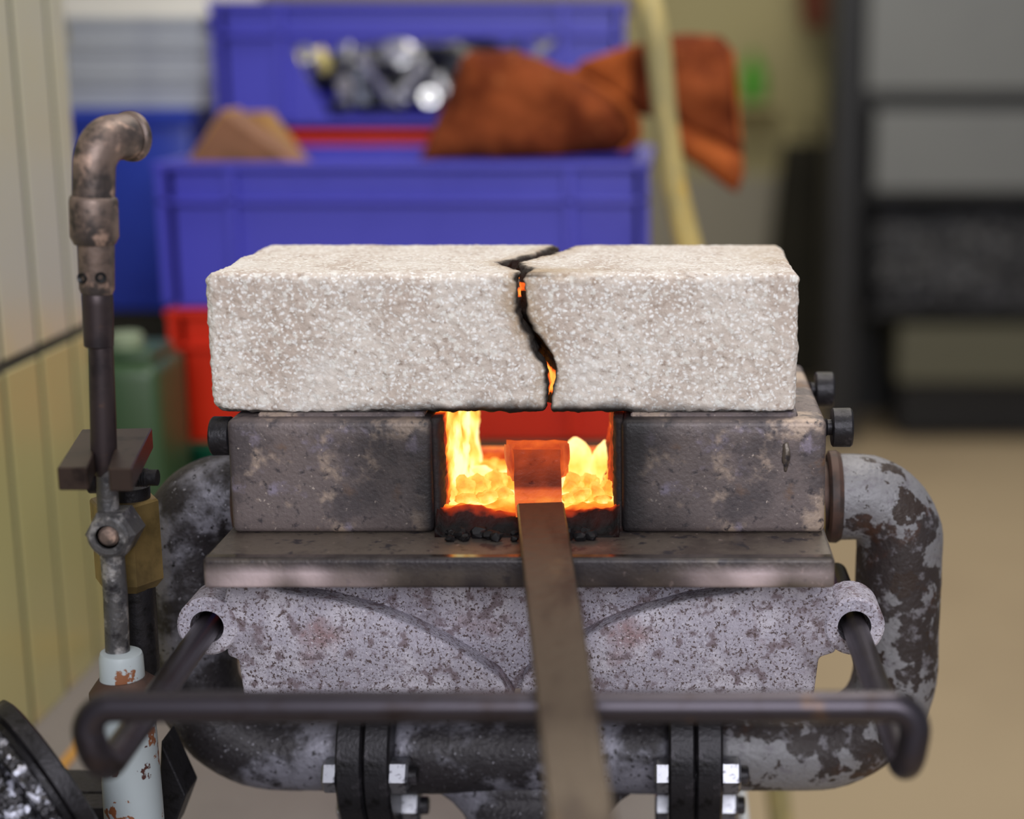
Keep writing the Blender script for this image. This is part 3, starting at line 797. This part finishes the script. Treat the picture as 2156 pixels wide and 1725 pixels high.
add('rear_riser', turned((U(292, 1400, Y=.004).x, .006, .97), (U(284, 1230, Y=.004).x, .006, 1.03), [(-.015, .0085), (.08, .0085)], 20), K['iron'], stand, smooth=.5)
# hex union facing the viewer
c = U(226, 1132, Y=-.032)
hx = add('union_nut', turned((c.x, -.014, c.z), (c.x, -1, c.z), [(0, .0105), (.014, .0108), (.0165, .0092), (.0165, .0066), (.0150, .0064)], 6, up=Vector((.5, 0, .866))), K['greyiron'], stand)
add('union_face', ring((c.x, -.030, c.z), (0, -1, 0), .0088, .0052, .0022, 28), K['greyiron'], hx, smooth=.6)
add('pin', turned((c.x, -.026, c.z), (c.x, -1, c.z), [(0, .0046), (.0045, .0044), (.0056, .0034), (.006, .001)], 18), K['copper'], hx, smooth=.6)
# brass valve body
vb = [(186, 1060), (334, 1050), (338, 1215), (318, 1240), (218, 1240), (196, 1215)]
zt_, zb_ = U(260, 1052, Y=.004).z, U(260, 1238, Y=.004).z
cx_ = U(264, 1140, Y=.004).x
add('valve_body', turned((cx_, .006, zb_), (cx_, .006, 9), [(0, .0118), (.004, .0152), (zt_ - zb_ - .001, .0152), (zt_ - zb_, .0143)], 6, up=Vector((.5, -.866, 0))), K['brass'], stand)
# forked steel block
zf = U(150, 985, Y=-.052).z
def fork(pts, h=.0095):
    b = bmesh.new()
    lo = [b.verts.new((p.x, p.y, zf - h)) for p in pts]; hi = [b.verts.new((p.x, p.y, zf)) for p in pts]
    b.faces.new(lo[::-1]); b.faces.new(hi)
    n = len(pts)
    for i in range(n): b.faces.new((lo[i], lo[(i + 1) % n], hi[(i + 1) % n], hi[i]))
    bmesh.ops.recalc_face_normals(b, faces=b.faces[:])
    bmesh.ops.bevel(b, geom=b.edges[:], offset=.0005, segments=1, affect='EDGES')
    return b
g = [U(x, y, Z=zf) for x, y in ((120, 985), (183, 985), (206, 935), (243, 935), (228, 987), (276, 987), (320, 901), (172, 904))]
fk = add('fork_block', fork(g), K['rod'], stand)
q1 = U(320, 1006, Y=-.006)
pr = []
for k in range(8): pr += [(k * .0011, .0042), (k * .0011 + .0006, .0036)]
add('clamp_screw', turned((q1.x - .010, -.006, q1.z), (q1.x + 1, -.006, q1.z), pr + [(.0125, .0036)], 14), K['iron'], fk, smooth=.5)
q1 = U(190, 1010, Y=-.012)
add('clamp_washer', turned((q1.x, -.012, q1.z), (q1.x + 1, -.012, q1.z), [(0, .006), (.004, .006)], 18), K['iron'], fk, smooth=.5)
col('burner_tube', 'tubing', [(1000, 221, 20), (975, 220, 24), (950, 219, 27), (740, 213, 25), (728, 212, 25)], smooth=.6)
col('lower_sleeve', 'tubing', [(731, 208, 26), (728, 208, 30), (640, 206, 32), (622, 205, 32), (616, 205, 29)], smooth=.6)
ms = col('mixing_sleeve', 'copper', [(618, 204, 32), (608, 204, 36), (514, 202, 38), (500, 200, 40)], smooth=.6)
for (px, py) in ((222, 580), (186, 582)):
    q1 = U(px, py, Y=SY); cc = U(204, 580, Y=SY)
    n_ = Vector((q1.x - cc.x, -math.sqrt(max(1e-8, .0071 ** 2 - (q1.x - cc.x) ** 2)), 0))
    e = Vector((cc.x, SY, q1.z)) + n_
    add('air_hole', ring(e, n_, .0022, .0013, .0004, 16), K['black'], ms, smooth=.6)
col('collar_sleeve', 'copper', [(514, 200, 42), (498, 199, 50), (425, 197, 50), (417, 197, 48), (413, 197, 44)], smooth=.6)
p0 = U(197, 420, Y=SY); p1 = U(199, 292, Y=SY); px_ = (U(247, 292, Y=SY).x - U(197, 292, Y=SY).x) / 50
pts = fillet([p0, p1, p1 + Vector((.0080, .018, 0))], [0, .0125, 0], 14)
pts = densify(pts, .002)
rr = [px_ * (44 + 5 * sstep(.25, .8, i / (len(pts) - 1))) for i in range(len(pts))]
el = add('copper_elbow', tube(pts, rr, 32), K['copper'], stand, smooth=3.2)
d_ = (pts[-1] - pts[-2]).normalized()
add('elbow_lip', turned(pts[-1] - d_ * .001, pts[-1] + d_, [(0, px_ * 49), (.001, px_ * 54), (.003, px_ * 55), (.004, px_ * 51), (.004, px_ * 40), (.001, px_ * 38)], 32), K['copper'], el, smooth=.6)
# bracket arms low on the stand
q2 = U(120, 1650, Y=.05)
add('bracket_arm', box(U(110, 1660, Y=.05).x, q.x, .035, .06, q2.z - .006, q2.z + .003, .001), K['iron'], stand)
add('bracket_foot', box(U(160, 1700, Y=.02).x, q.x - .004, .014, .030, TZ, U(150, 1690, Y=.02).z, .001), K['iron'], stand)
pa, pb, pc_, pd = U(350, 1545, Y=.02), U(402, 1660, Y=.02), U(372, 1740, Y=.02), U(340, 1740, Y=.02)
add('bracket_strut', prism([(pa.x, pa.z), (pb.x, pb.z), (pc_.x, pc_.z), (pd.x, pd.z)], .012, .032, .001), K['iron'], stand)

# ------------------------------------------------------------------ tarred pipe end, lower left corner
f0 = U(84, 1672, Y=-.05)
ax = Vector((.80, .66, .42)).normalized()
tp = thing('tarred_pipe', 'glossy black tarred pipe end with a flange in the lower left corner', 'pipe', (f0.x - .05, -.02, TZ))
prof = [(0, .030), (.003, .0345)] + [(.003 + .0025 * k, .0345 + .001 * math.sin(k * 1.3)) for k in range(1, 30)] + [(.082, .037)]
b = turned(f0 - ax * .090, f0, prof, 64)
for v in b.verts: v.co += (v.co - f0).normalized() * (.0009 * noise.noise(v.co * 170) + .0006 * noise.noise(v.co * 420))
add('barrel', b, K['tar'], tp, smooth=3.2)
add('flange', turned(f0 - ax * .0085, f0 + ax, [(0, .030), (.0, .0405), (.001, .0425), (.006, .0425), (.007, .0405), (.007, .012)], 44), K['tar'], tp, smooth=.5)
add('gasket', turned(f0 - ax * .002, f0 + ax * 2, [(0, .036), (.004, .036)], 40), K['iron'], tp, smooth=.5)
add('flange', turned(f0 + ax * .0015, f0 + ax * 2, [(0, .012), (.0, .040), (.001, .042), (.007, .042), (.008, .040), (.008, .020), (.004, .019)], 44), K['iron'], tp, smooth=.5)

# ------------------------------------------------------------------ crates and what lies on them
def crate(name, label, x0, x1, y0, y1, z0, z1, mk, group, ribs, window=None):
    t = thing(name, label, 'crate', ((x0 + x1) / 2, (y0 + y1) / 2, z0), group)
    M_ = K[mk]; w_ = .004; i = .010
    def inner(): return (x0 + i, x1 - i, y0 + i, y1 - i)
    a, b_, c, d = inner()
    add('bottom', box(a, b_, c, d, z0, z0 + .004, .001, 1), M_, t)
    add('wall', box(a, b_, d - w_, d, z0 + .004, z1, 0), M_, t)
    add('wall', box(a, a + w_, c, d - w_, z0 + .004, z1, 0), M_, t)
    add('wall', box(b_ - w_, b_, c, d - w_, z0 + .004, z1, 0), M_, t)
    if window:
        wx0, wx1, wx0b, wx1b, wz0, wz1 = window
        for pts in ([(a, z0 + .004), (b_, z0 + .004), (b_, wz0), (wx1b, wz0), (wx0b, wz0), (a, wz0)], [(a, wz1), (b_, wz1), (b_, z1), (a, z1)],
                    [(a, wz0), (wx0b, wz0), (wx0, wz1), (a, wz1)], [(wx1b, wz0), (b_, wz0), (b_, wz1), (wx1, wz1)]):
            add('front_panel', prism(pts, c, c + w_), M_, t)
    else:
        add('wall', box(a, b_, c, c + w_, z0 + .004, z1), M_, t)
    # stiff rim all round
    h = .030
    add('rim', box(x0, x1, y0, y0 + i + .001, z1 - .006, z1, .001, 1), M_, t)
    add('rim', box(x0, x1, y1 - i - .001, y1, z1 - .006, z1, .001, 1), M_, t)
    add('rim', box(x0, x0 + i + .001, y0 + .011, y1 - .011, z1 - .006, z1, .001, 1), M_, t)
    add('rim', box(x1 - i - .001, x1, y0 + .011, y1 - .011, z1 - .006, z1, .001, 1), M_, t)
    add('band', box(x0 + .002, x1 - .002, y0 + .001, y0 + i, z1 - h - .004, z1 - h, .0008, 1), M_, t)
    for rx in [x0 + .006, x1 - .006] + list(ribs):
        add('rib', box(rx - .004, rx + .004, y0 + .001, y0 + i, z0 + .004, z1 - .006, .0008, 1), M_, t)
    return t
CY_ = .65
zb1, zb0, zr0 = 1.1505, 1.0285, .9125
xl, xr = -.4205, -.0110
ribs1 = [U(490, 500, Y=CY_).x, U(1200, 500, Y=CY_).x]
GR = 'crates stacked on the workbench'
crate('plastic_crate', 'blue crate on top of the front stack, with gloves lying on it', xl, xr, CY_, CY_ + .27, zb0 + .001, zb1, 'blue', GR, ribs1)
crate('plastic_crate', 'red crate in the front stack, under the blue one and behind the brick', xl + .002, xr - .002, CY_ + .002, CY_ + .27, zr0 + .001, zb0, 'red', GR, ribs1)
crate('plastic_crate', 'dark green crate at the foot of the front stack on the worktop', xl + .002, xr - .002, CY_ + .002, CY_ + .27, TZ + .001, zr0, 'green', GR, ribs1)
RY = .95
ul, ur = U(442, 130, Y=RY).x, U(1320, 60, Y=RY).x
zu0 = U(700, 268, Y=RY).z; zu1 = zu0 + .122
ribs2 = [U(588, 60, Y=RY).x, U(1186, 60, Y=RY).x]
win = (U(600, 90, Y=RY).x, U(1176, 90, Y=RY).x, U(690, 245, Y=RY).x, U(1100, 245, Y=RY).x, U(700, 248, Y=RY).z, U(700, 84, Y=RY).z)
crate('plastic_crate', 'upper blue crate of the rear stack with a cut-out front full of metal offcuts', ul, ur, RY, RY + .27, zu0 + .001, zu1, 'blue', GR, ribs2, win)
hz = (zu0 - TZ) / 3
crate('plastic_crate', 'red crate of the rear stack, directly under the crate of offcuts', ul + .004, ur - .004, RY + .004, RY + .27, TZ + 2 * hz + .001, zu0 - .004, 'red', GR, ribs2)
crate('plastic_crate', 'blue crate in the middle of the rear stack, behind the front stack', ul + .004, ur - .004, RY + .004, RY + .27, TZ + hz + .001, TZ + 2 * hz, 'blue', GR, ribs2)
crate('plastic_crate', 'green crate at the foot of the rear stack, behind the front stack', ul + .004, ur - .004, RY + .004, RY + .27, TZ + .001, TZ + hz, 'green', GR, ribs2)
# offcuts heaped in the upper crate
GO = 'steel offcuts in the upper blue crate'
def offcut(px, py, Y, kind, s, an, mk='shine', label=None):
    c = U(px, py, Y=Y)
    rot = Matrix.Rotation(an, 3, 'Y') @ Matrix.Rotation(random.uniform(-.5, .5), 3, 'X') @ Matrix.Rotation(random.uniform(-.6, .6), 3, 'Z')
    if kind == 'strip':
        b = box(-s, s, -.0015, .0015, -.006, .006, .0006, 1)
        for v in b.verts: v.co.z += .2 * v.co.x * v.co.x / s
    elif kind == 'rod':
        b = turned((-s, 0, 0), (s, 0, 0), [(0, .0042), (.0008, .005), (2 * s - .0008, .005), (2 * s, .0042)], 14)
    elif kind == 'disc':
        b = turned((0, -.003, 0), (0, 1, 0), [(0, s * .92), (.0008, s), (.0052, s), (.006, s * .92)], 24)
    else:
        b = ring((0, -.004, 0), (0, 1, 0), s, s * .55, .008, 24)
    bmesh.ops.rotate(b, cent=(0, 0, 0), matrix=rot, verts=b.verts[:])
    bmesh.ops.translate(b, vec=c, verts=b.verts[:])
    o = add('metal_offcut', b, K[mk], None, smooth=.6)
    hue = {'shine': 'bright', 'shine_b': 'dark', 'shine_g': 'brassy'}[mk]
    pl = 'left edge' if px < 665 else 'left half' if px < 735 else 'middle, left of the highlight disc' if px < 800 else 'middle, under the highlight disc' if px < 880 else 'middle, beside the glove' if px < 950 else 'right half, behind the glove'
    hi_ = 'high' if py < 135 else 'halfway up' if py < 190 else 'low'
    lab = '%s %s %s in the upper crate, %s' % (hue, {'strip': 'flat strip', 'rod': 'short rod', 'disc': 'round disc', 'ring': 'ring'}[kind], hi_, pl)
    setp(o, label or lab, 'offcut', GO)
offcut(838, 112, RY + .03, 'disc', .016, .1, label='large bright disc added for a blurred highlight on the offcuts in the upper crate')  # disc put in for the out-of-focus highlight on the metal
for (px, py, kind, s, an, mk) in [(640, 120, 'ring', .012, .3, 'shine'), (675, 130, 'strip', .014, 1.2, 'shine_g'), (720, 125, 'strip', .016, 1.4, 'shine'), (725, 180, 'disc', .0085, 0, 'shine'), (725, 216, 'disc', .0085, 0, 'shine'),  # small lower left disc also stands in for a blurred highlight
        (790, 160, 'rod', .030, 1.05, 'shine'), (770, 150, 'strip', .018, .9, 'shine'), (868, 165, 'rod', .022, -.9, 'shine'), (845, 205, 'ring', .010, .2, 'shine'), (905, 205, 'ring', .010, 0, 'shine'), (900, 150, 'strip', .018, 1.0, 'shine_b'),
        (650, 170, 'rod', .016, .4, 'shine_b'), (690, 175, 'strip', .015, 1.3, 'shine_b'), (755, 185, 'strip', .018, 1.5, 'shine_b'), (815, 150, 'strip', .014, -.4, 'shine_b'), (930, 120, 'strip', .018, .3, 'shine_b'), (960, 160, 'strip', .02, 1.2, 'shine_b'),
        (1010, 100, 'strip', .02, .3, 'shine_b'), (1060, 110, 'rod', .02, -.3, 'shine_b'), (1135, 80, 'disc', .009, .3, 'shine'), (1150, 100, 'rod', .016, -.8, 'shine'), (885, 125, 'rod', .016, .9, 'shine'), (610 + 25, 145, 'rod', .016, 1.5, 'shine_g'), (710, 145, 'rod', .016, -1.0, 'shine_b'),
        (940, 190, 'rod', .018, 1.1, 'shine'), (980, 210, 'strip', .02, .1, 'shine'), (1040, 180, 'strip', .02, 1.0, 'shine'), (810, 228, 'strip', .02, .1, 'shine_b'), (690, 235, 'strip', .02, .0, 'shine_b'), (760, 225, 'rod', .016, .2, 'shine_b')]:
    offcut(px, py, RY + random.uniform(.018, .06), kind, s, an, mk)
# dark bed of swarf below the loose offcuts
o = add('swarf_heap', blob((U(880, 195, Y=RY + .13).x, RY + .135, zu0 + .050), (.115, .085, .032), 4, .30, 4, 3), K['coke'], None, smooth=3.2)
setp(o, 'dark heap of metal swarf filling the upper blue crate', 'swarf', kind='stuff')

def leather(name, pts, Y, th_, mat, parent, fold=0., lean=0.):
    """a soft closed hide shape from a pixel outline at distance Y, with real thickness"""
    o2 = [(U(x, y, Y=Y).x, U(x, y, Y=Y).z) for x, y in pts]
    # resample
    bd = []
    for i in range(len(o2)):
        a, b_ = Vector(o2[i]), Vector(o2[(i + 1) % len(o2)])
        k = max(1, int((b_ - a).length / .006))
        bd += [a + (b_ - a) * j / k for j in range(k)]
    xs_ = [p.x for p in bd]; zs_ = [p.y for p in bd]
    def inside(p):
        c = False
        for i in range(len(bd)):
            a, b_ = bd[i], bd[i - 1]
            if (a.y > p.y) != (b_.y > p.y) and p.x < (b_.x - a.x) * (p.y - a.y) / (b_.y - a.y) + a.x: c = not c
        return c
    def dist(p): return min((p - q_).length for q_ in bd)
    ins = []
    x = min(xs_)
    while x < max(xs_):
        z = min(zs_)
        while z < max(zs_):
            p = Vector((x, z))
            if inside(p) and dist(p) > .004: ins.append(p)
            z += .006
        x += .006
    allp = bd + ins
    r = delaunay_2d_cdt(allp, [], [list(range(len(bd)))], 1, 1e-6)
    P, T = r[0], r[2]
    V, Fc = [], []
    nb = len(bd)
    d2 = [0 if i < nb else dist(p) for i, p in enumerate(P)]
    zmin = min(zs_)
    def off(p, d):
        t = min(1, d / .022); bulge = th_ * .5 * math.sqrt(max(0, 1 - (1 - t) ** 2))
        wv = fold * (noise.noise(Vector((p.x * 28, p.y * 28, Y))) + .4 * noise.noise(Vector((p.x * 70, p.y * 70, Y)))) + lean * (p.y - zmin)
        return bulge, wv
    for p, d in zip(P, d2):
        bu, wv = off(p, d); V.append((p.x, Y - bu - .0012 + wv, p.y))
    n0 = len(V)
    for p, d in zip(P, d2):
        bu, wv = off(p, d); V.append((p.x, Y + bu + .0012 + wv, p.y))
    for t in T:
        Fc.append(tuple(t)); Fc.append(tuple(n0 + k for k in reversed(t)))
    for i in range(nb): Fc.append((i, (i + 1) % nb, n0 + (i + 1) % nb, n0 + i))
    return add(name, (V, Fc), mat, parent, smooth=3.2)
GG = 'suede work gloves on the crates'
g1 = thing('work_glove', 'rust-brown suede work glove lying flat on the front blue crate', 'glove', (U(1100, 336, Y=.70).x, .70, zb1), GG)
leather('cuff', [(885, 337), (930, 225), (972, 125), (992, 107), (1085, 106), (1150, 128), (1215, 158), (1290, 200), (1338, 250), (1346, 285), (1325, 312), (1280, 325), (1100, 334)], .70, .040, K['suede'], g1, .012)
leather('fold_seam', [(1180, 140), (1215, 150), (1300, 196), (1350, 250), (1352, 290), (1325, 318), (1300, 322), (1335, 285), (1325, 250), (1280, 205)], .682, .012, K['suede_edge'], g1, .006)
leather('thumb', [(1205, 150), (1225, 128), (1335, 92), (1360, 120), (1362, 235), (1330, 245), (1290, 195)], .735, .022, K['suede_edge'], g1, .008)
g2 = thing('work_glove', 'rust-brown suede work glove sticking out behind the yellow broom handle', 'glove', (U(1480, 336, Y=.69).x, .69, zb1), GG)
leather('body', [(1330, 98), (1390, 76), (1450, 70), (1518, 76), (1545, 106), (1554, 200), (1564, 300), (1566, 345), (1500, 300), (1420, 255), (1330, 240)], .69, .034, K['suede'], g2, .010)
leather('hem', [(1415, 250), (1500, 290), (1563, 325), (1567, 365), (1552, 406), (1530, 395), (1470, 350), (1418, 318)], .684, .026, K['suede_edge'], g2, .006)
leather('seam', [(1538, 110), (1547, 112), (1563, 300), (1555, 300)], .674, .008, K['suede_edge'], g2, .002)
# broom handle leaning beside the stack
a = U(1352, -60, Y=.60); b_ = U(1640, 1700, Y=.60); dd = (b_ - a); e = a + dd * (a.z / -dd.z)
n = 24
pp = [a + (e - a) * (k / n) + Vector((.003, 0, 0)) * math.sin(k * 1.7) for k in range(n + 1)]
t = thing('broom', 'pale yellow wooden broom handle leaning beside the crates', 'broom', (e.x, .60, 0))
add('handle', tube(pp, [.0105 + .0012 * noise.noise(Vector((k * .8, 0, 0))) for k in range(n + 1)], 18), K['handle'], t, smooth=3.2)
add('broom_head', box(e.x - .02, e.x + .02, .46, .74, 0.06, .10, .004), K['handle'], t)
add('bristles', box(e.x - .03, e.x + .03, .455, .745, 0.0, .06, .008), K['cloth'], t)
# wood offcut standing in the front blue crate
wo = thing('wood_block', 'brown chipboard block tipped on its corner in the front blue crate', 'wood block', (U(520, 345, Y=.68).x, .70, zb0 + .006))
wp = [(U(x, y, Y=.68).x, U(x, y, Y=.68).z) for x, y in ((392, 348), (468, 236), (640, 360), (560, 470))]
add('board', prism(wp, .68, .74, .0008, 1), K['ply'], wo)
we = [(U(x, y, Y=.68).x, U(x, y, Y=.68).z) for x, y in ((388, 350), (466, 231), (472, 238), (396, 352))]
add('edging', prism(we, .6805, .74), K['ply_edge'], wo)
wq = [(U(x, y, Y=.74).x, U(x, y, Y=.74).z) for x, y in ((478, 240), (545, 238), (625, 345), (600, 360))]
add('side_board', prism(wq, .741, .79), K['ply_edge'], wo)

# ------------------------------------------------------------------ left background: bin, cartons, canister
BYY = 1.08
t = thing('storage_bin', 'large bright blue storage bin behind the tiled wall under white cartons', 'bin', (U(300, 655, Y=BYY).x, BYY + .13, TZ))
bl, br_ = U(150, 500, Y=BYY).x, U(418, 500, Y=BYY).x
bz0, bz1 = TZ + .001, U(300, 232, Y=BYY).z
zc = U(300, 655, Y=BYY).z
b = prism([(bl + .01, zc), (br_ - .012, zc), (br_, bz1), (bl, bz1)], BYY, BYY + .26, .006, 2)
add('tub', b, K['blue2'], t, smooth=.6)
add('rim', box(bl - .006, br_ + .004, BYY - .006, BYY + .266, bz1 - .016, bz1 - .002, .002), K['blue2'], t)
add('foot_frame', box(bl + .012, br_ - .014, BYY + .004, BYY + .25, bz0, zc - .001, .004), K['cloth'], t)
GW = 'white cartons on the blue bin'
z = bz1 + .001
names = ['lowest white carton on the blue storage bin', 'middle white carton on the blue storage bin', 'upper white carton on the blue storage bin']
cx0, cx1 = bl + .004, U(432, 120, Y=BYY + .02).x
hs = [(238, 165), (165, 96), (96, 36)]
for k, (ya2, yb2) in enumerate(hs):
    z1_ = U(300, yb2, Y=BYY + .02).z
    j = (k - 1) * .004
    t = thing('carton', names[k], 'carton', ((cx0 + cx1) / 2, BYY + .12, z), GW)
    add('box', box(cx0 + j, cx1 + j - .003 * k, BYY + .012, BYY + .22, z, z1_ - .008, .002), K['carton'], t)
    add('lid', box(cx0 + j - .002, cx1 + j - .003 * k + .002, BYY + .010, BYY + .222, z1_ - .0078, z1_ - .0008, .001), K['carton'], t)
    z = z1_
t = thing('carton', 'cream box added above the white cartons for the bright band there', 'carton', ((cx0 + cx1) / 2, BYY + .12, z), GW)  # box added to give the bright cream band above the cartons
ztop = U(300, -70, Y=BYY + .03).z
add('box', box(cx0 - .004, cx1 + .010, BYY + .020, BYY + .24, z, ztop - .004, .002), K['lid'], t)
add('flap', box(cx0 - .004, cx1 + .010, BYY + .020, BYY + .128, ztop - .0038, ztop - .002, .0005, 1), K['lid'], t)
add('flap', box(cx0 - .004, cx1 + .010, BYY + .130, BYY + .24, ztop - .0038, ztop - .002, .0005, 1), K['lid'], t)
# canister
t = thing('jerry_can', 'small green metal canister standing between tiled wall and red crate', 'canister', (-.432, .55, TZ))
ck0, ck1, ckz = -.466, U(334, 850, Y=.52).x, U(290, 772, Y=.52).z
add('body', box(ck0, ck1, .52, .60, TZ, ckz, .009, 3), K['can'], t, smooth=.6)
add('shoulder', box(ck0 + .012, ck1 - .006, .53, .59, ckz - .004, ckz + .010, .005, 3), K['can'], t, smooth=.6)
cq = U(268, 752, Y=.55)
add('cap', turned((cq.x, .55, ckz + .008), (cq.x, .55, 5), [(0, .012), (.001, .013), (.011, .013), (.013, .011)], 20), K['cap'], t, smooth=.5)
# batten at the foot of the crates
q1 = U(495, 1385, Z=TZ)
setp(add('batten', box(-.40, .03, q1.y - .004, q1.y + .03, TZ, TZ + .009, .001), K['wood'], None), 'thin orange wooden batten lying on the worktop before the green crate', 'batten')

# ------------------------------------------------------------------ right background
MY = 4.42
def at(px, py, Y=MY): return U(px, py, Y=Y)
def slab(name, x0, x1, y0, y1, ya2, yb2, mk, parent, bev=.004, Y=MY):
    a, b_ = at(x0, y1, Y), at(x1, y0, Y)
    return add(name, box(a.x, b_.x, ya2, yb2, max(a.z, 0.0), b_.z, bev), K[mk], parent)
rack = thing('tool_cabinet', 'tall black framed cabinet with grey doors at the right', 'cabinet', (at(2050, 930).x, MY + .3, 0))
add('upright', box(at(1762, 0).x, at(1822, 0).x, MY, MY + .08, 0, 1.75, .004), K['black'], rack)
add('upright', box(at(2420, 0).x, at(2480, 0).x, MY, MY + .08, 0, 1.75, .004), K['black'], rack)
add('back_panel', box(at(1790, 0).x, at(2470, 0).x, MY + .5, MY + .52, .0, 1.75), K['black'], rack)
add('side_panel', box(at(1775, 0).x, at(1790, 0).x, MY + .08, MY + .5, .0, 1.75), K['black'], rack)
slab('door', 1826, 2416, -90, 192, MY + .02, MY + .05, 'grey', rack)
slab('rail', 1822, 2420, 194, 230, MY + .03, MY + .07, 'black', rack)
slab('door', 1842, 2416, 232, 402, MY + .02, MY + .05, 'grey', rack)
slab('rail', 1822, 2420, 404, 420, MY + .02, MY + .08, 'black', rack)
slab('bay_floor', 1826, 2416, 648, 664, MY - .03, MY + .45, 'black', rack)
slab('drawer', 1888, 2416, 684, 802, MY - .02, MY + .4, 'drawer', rack)
slab('shaded_void_slab', 1900, 2416, 806, 926, MY + .10, MY + .4, 'black', rack)  # black slab stands in for the dark open space under the drawer
V, Fc = [], []
ca, cb = at(1846, 645, MY), at(2410, 445, MY)
nx, nz = 80, 44
for i in range(nx + 1):
    for j in range(nz + 1):
        q_ = Vector((ca.x + (cb.x - ca.x) * i / nx, 0, ca.z + (cb.z - ca.z) * j / nz))
        V.append((q_.x, MY + .018 - .045 * abs(noise.noise(q_ * 16)) - .02 * abs(noise.noise(q_ * 40)) + .10 * (j / nz) ** 2, q_.z + .02 * noise.noise(q_ * 9) * (j / nz)))
m = nz + 1
for i in range(nx):
    for j in range(nz): Fc.append((i * m + j, (i + 1) * m + j, (i + 1) * m + j + 1, i * m + j + 1))
n0 = len(V); V += [(v[0], MY + .16, v[2]) for v in V]
for i in range(nx):
    for j in range(nz): Fc.append((n0 + i * m + j, n0 + i * m + j + 1, n0 + (i + 1) * m + j + 1, n0 + (i + 1) * m + j))
for i in range(nx):
    for j in (0, nz): Fc.append((i * m + j, (i + 1) * m + j, n0 + (i + 1) * m + j, n0 + i * m + j))
for j in range(nz):
    for i in (0, nx): Fc.append((i * m + j, i * m + j + 1, n0 + i * m + j + 1, n0 + i * m + j))
o = setp(add('coke_heap', (V, Fc), K['coke'], None, smooth=.5), 'dark heap of coke in the open bay of the grey cabinet', 'coke', kind='stuff')
# hanging canvas and small things on the back wall
t = thing('canvas_apron', 'dark olive canvas apron hanging on the wall left of the grey cabinet', 'apron', (at(1690, 900, 5.3).x, 5.3, 0.3))
V, Fc = [], []
nx, nz = 30, 20
xa, xb, za, zb = at(1612, 500, 5.3).x, at(1800, 500, 5.3).x, at(1690, 905, 5.3).z, at(1690, 300, 5.3).z
for s_ in (0, 1):
    for i in range(nx + 1):
        for j in range(nz + 1):
            u = i / nx; v = j / nz
            sh = 1 - .35 * v ** 2
            V.append(((xa + xb) / 2 + (u - .5) * (xb - xa) * sh, 5.3 + .02 * math.sin(u * 22) * (1 - .5 * v) + .012 * s_, max(.04, za) + (zb - max(.04, za)) * v))
m = nz + 1; n0 = (nx + 1) * m
for i in range(nx):
    for j in range(nz):
        Fc.append((i * m + j, (i + 1) * m + j, (i + 1) * m + j + 1, i * m + j + 1)); Fc.append(tuple(n0 + k for k in (i * m + j, i * m + j + 1, (i + 1) * m + j + 1, (i + 1) * m + j)))
for i in range(nx):
    for j in (0, nz): Fc.append((i * m + j, (i + 1) * m + j, n0 + (i + 1) * m + j, n0 + i * m + j))
for j in range(nz):
    for i in (0, nx): Fc.append((i * m + j, i * m + j + 1, n0 + i * m + j + 1, n0 + i * m + j))
add('cloth', (V, Fc), K['cloth'], t, smooth=3.2)
hp = ((xa + xb) / 2, 5.32, zb)
add('hook', tube(fillet([(hp[0], 5.6, hp[2] + .06), (hp[0], 5.30, hp[2] + .06), (hp[0], 5.30, hp[2] - .01)], [0, .02, 0], 6), .008, 12), K['black'], t, smooth=3.2)
sh = thing('wall_shelf', 'narrow cream shelf board on the back wall carrying a green bottle', 'shelf', (at(1580, 215, 5.45).x, 5.5, at(1580, 215, 5.45).z - .02))
zsf = at(1580, 215, 5.45).z
add('board', box(at(1470, 215, 5.45).x, at(1640, 215, 5.45).x, 5.35, 5.6, zsf - .025, zsf, .002), K['wall'], sh)
for px in (1490, 1620):
    add('bracket', box(at(px, 215, 5.45).x - .01, at(px, 215, 5.45).x + .01, 5.45, 5.6, zsf - .12, zsf - .025), K['wall'], sh)
bt = thing('green_bottle', 'bright green bottle on the wall shelf behind the gloves', 'bottle', (at(1585, 215, 5.45).x, 5.45, zsf))
bx = at(1585, 215, 5.45).x
add('bottle_body', turned((bx, 5.45, zsf), (bx, 5.45, 9), [(0, .040), (.004, .046), (.11, .046), (.135, .03), (.15, .016)], 24), K['leaf'], bt, smooth=.6)
add('bottle_cap', turned((bx, 5.45, zsf + .148), (bx, 5.45, 9), [(0, .018), (.03, .018), (.032, .015)], 18), K['leaf'], bt, smooth=.6)
rb = thing('fire_bucket', 'red-brown bucket hanging on the back wall beside the grey cabinet', 'bucket', (at(1732, 60, 5.4).x, 5.45, at(1732, 60, 5.4).z))
rbx, rbz = at(1732, 60, 5.4).x, at(1732, 58, 5.4).z
add('pail', turned((rbx, 5.44, rbz), (rbx, 5.44, 9), [(0, .065), (.003, .07), (.20, .095), (.205, .10), (.21, .10), (.21, .09), (.02, .062)], 28), K['redbrown'], rb, smooth=.6)
add('bail', tube([Vector((rbx + .098 * math.cos(k * math.pi / 16), 5.44, rbz + .2 + .14 * math.sin(k * math.pi / 16))) for k in range(17)], .004, 10), K['black'], rb, smooth=3.2)
add('peg', turned((rbx, 5.43, rbz + .334), (rbx, 9, rbz + .334), [(0, .01), (.17, .01)], 12), K['black'], rb, smooth=.5)
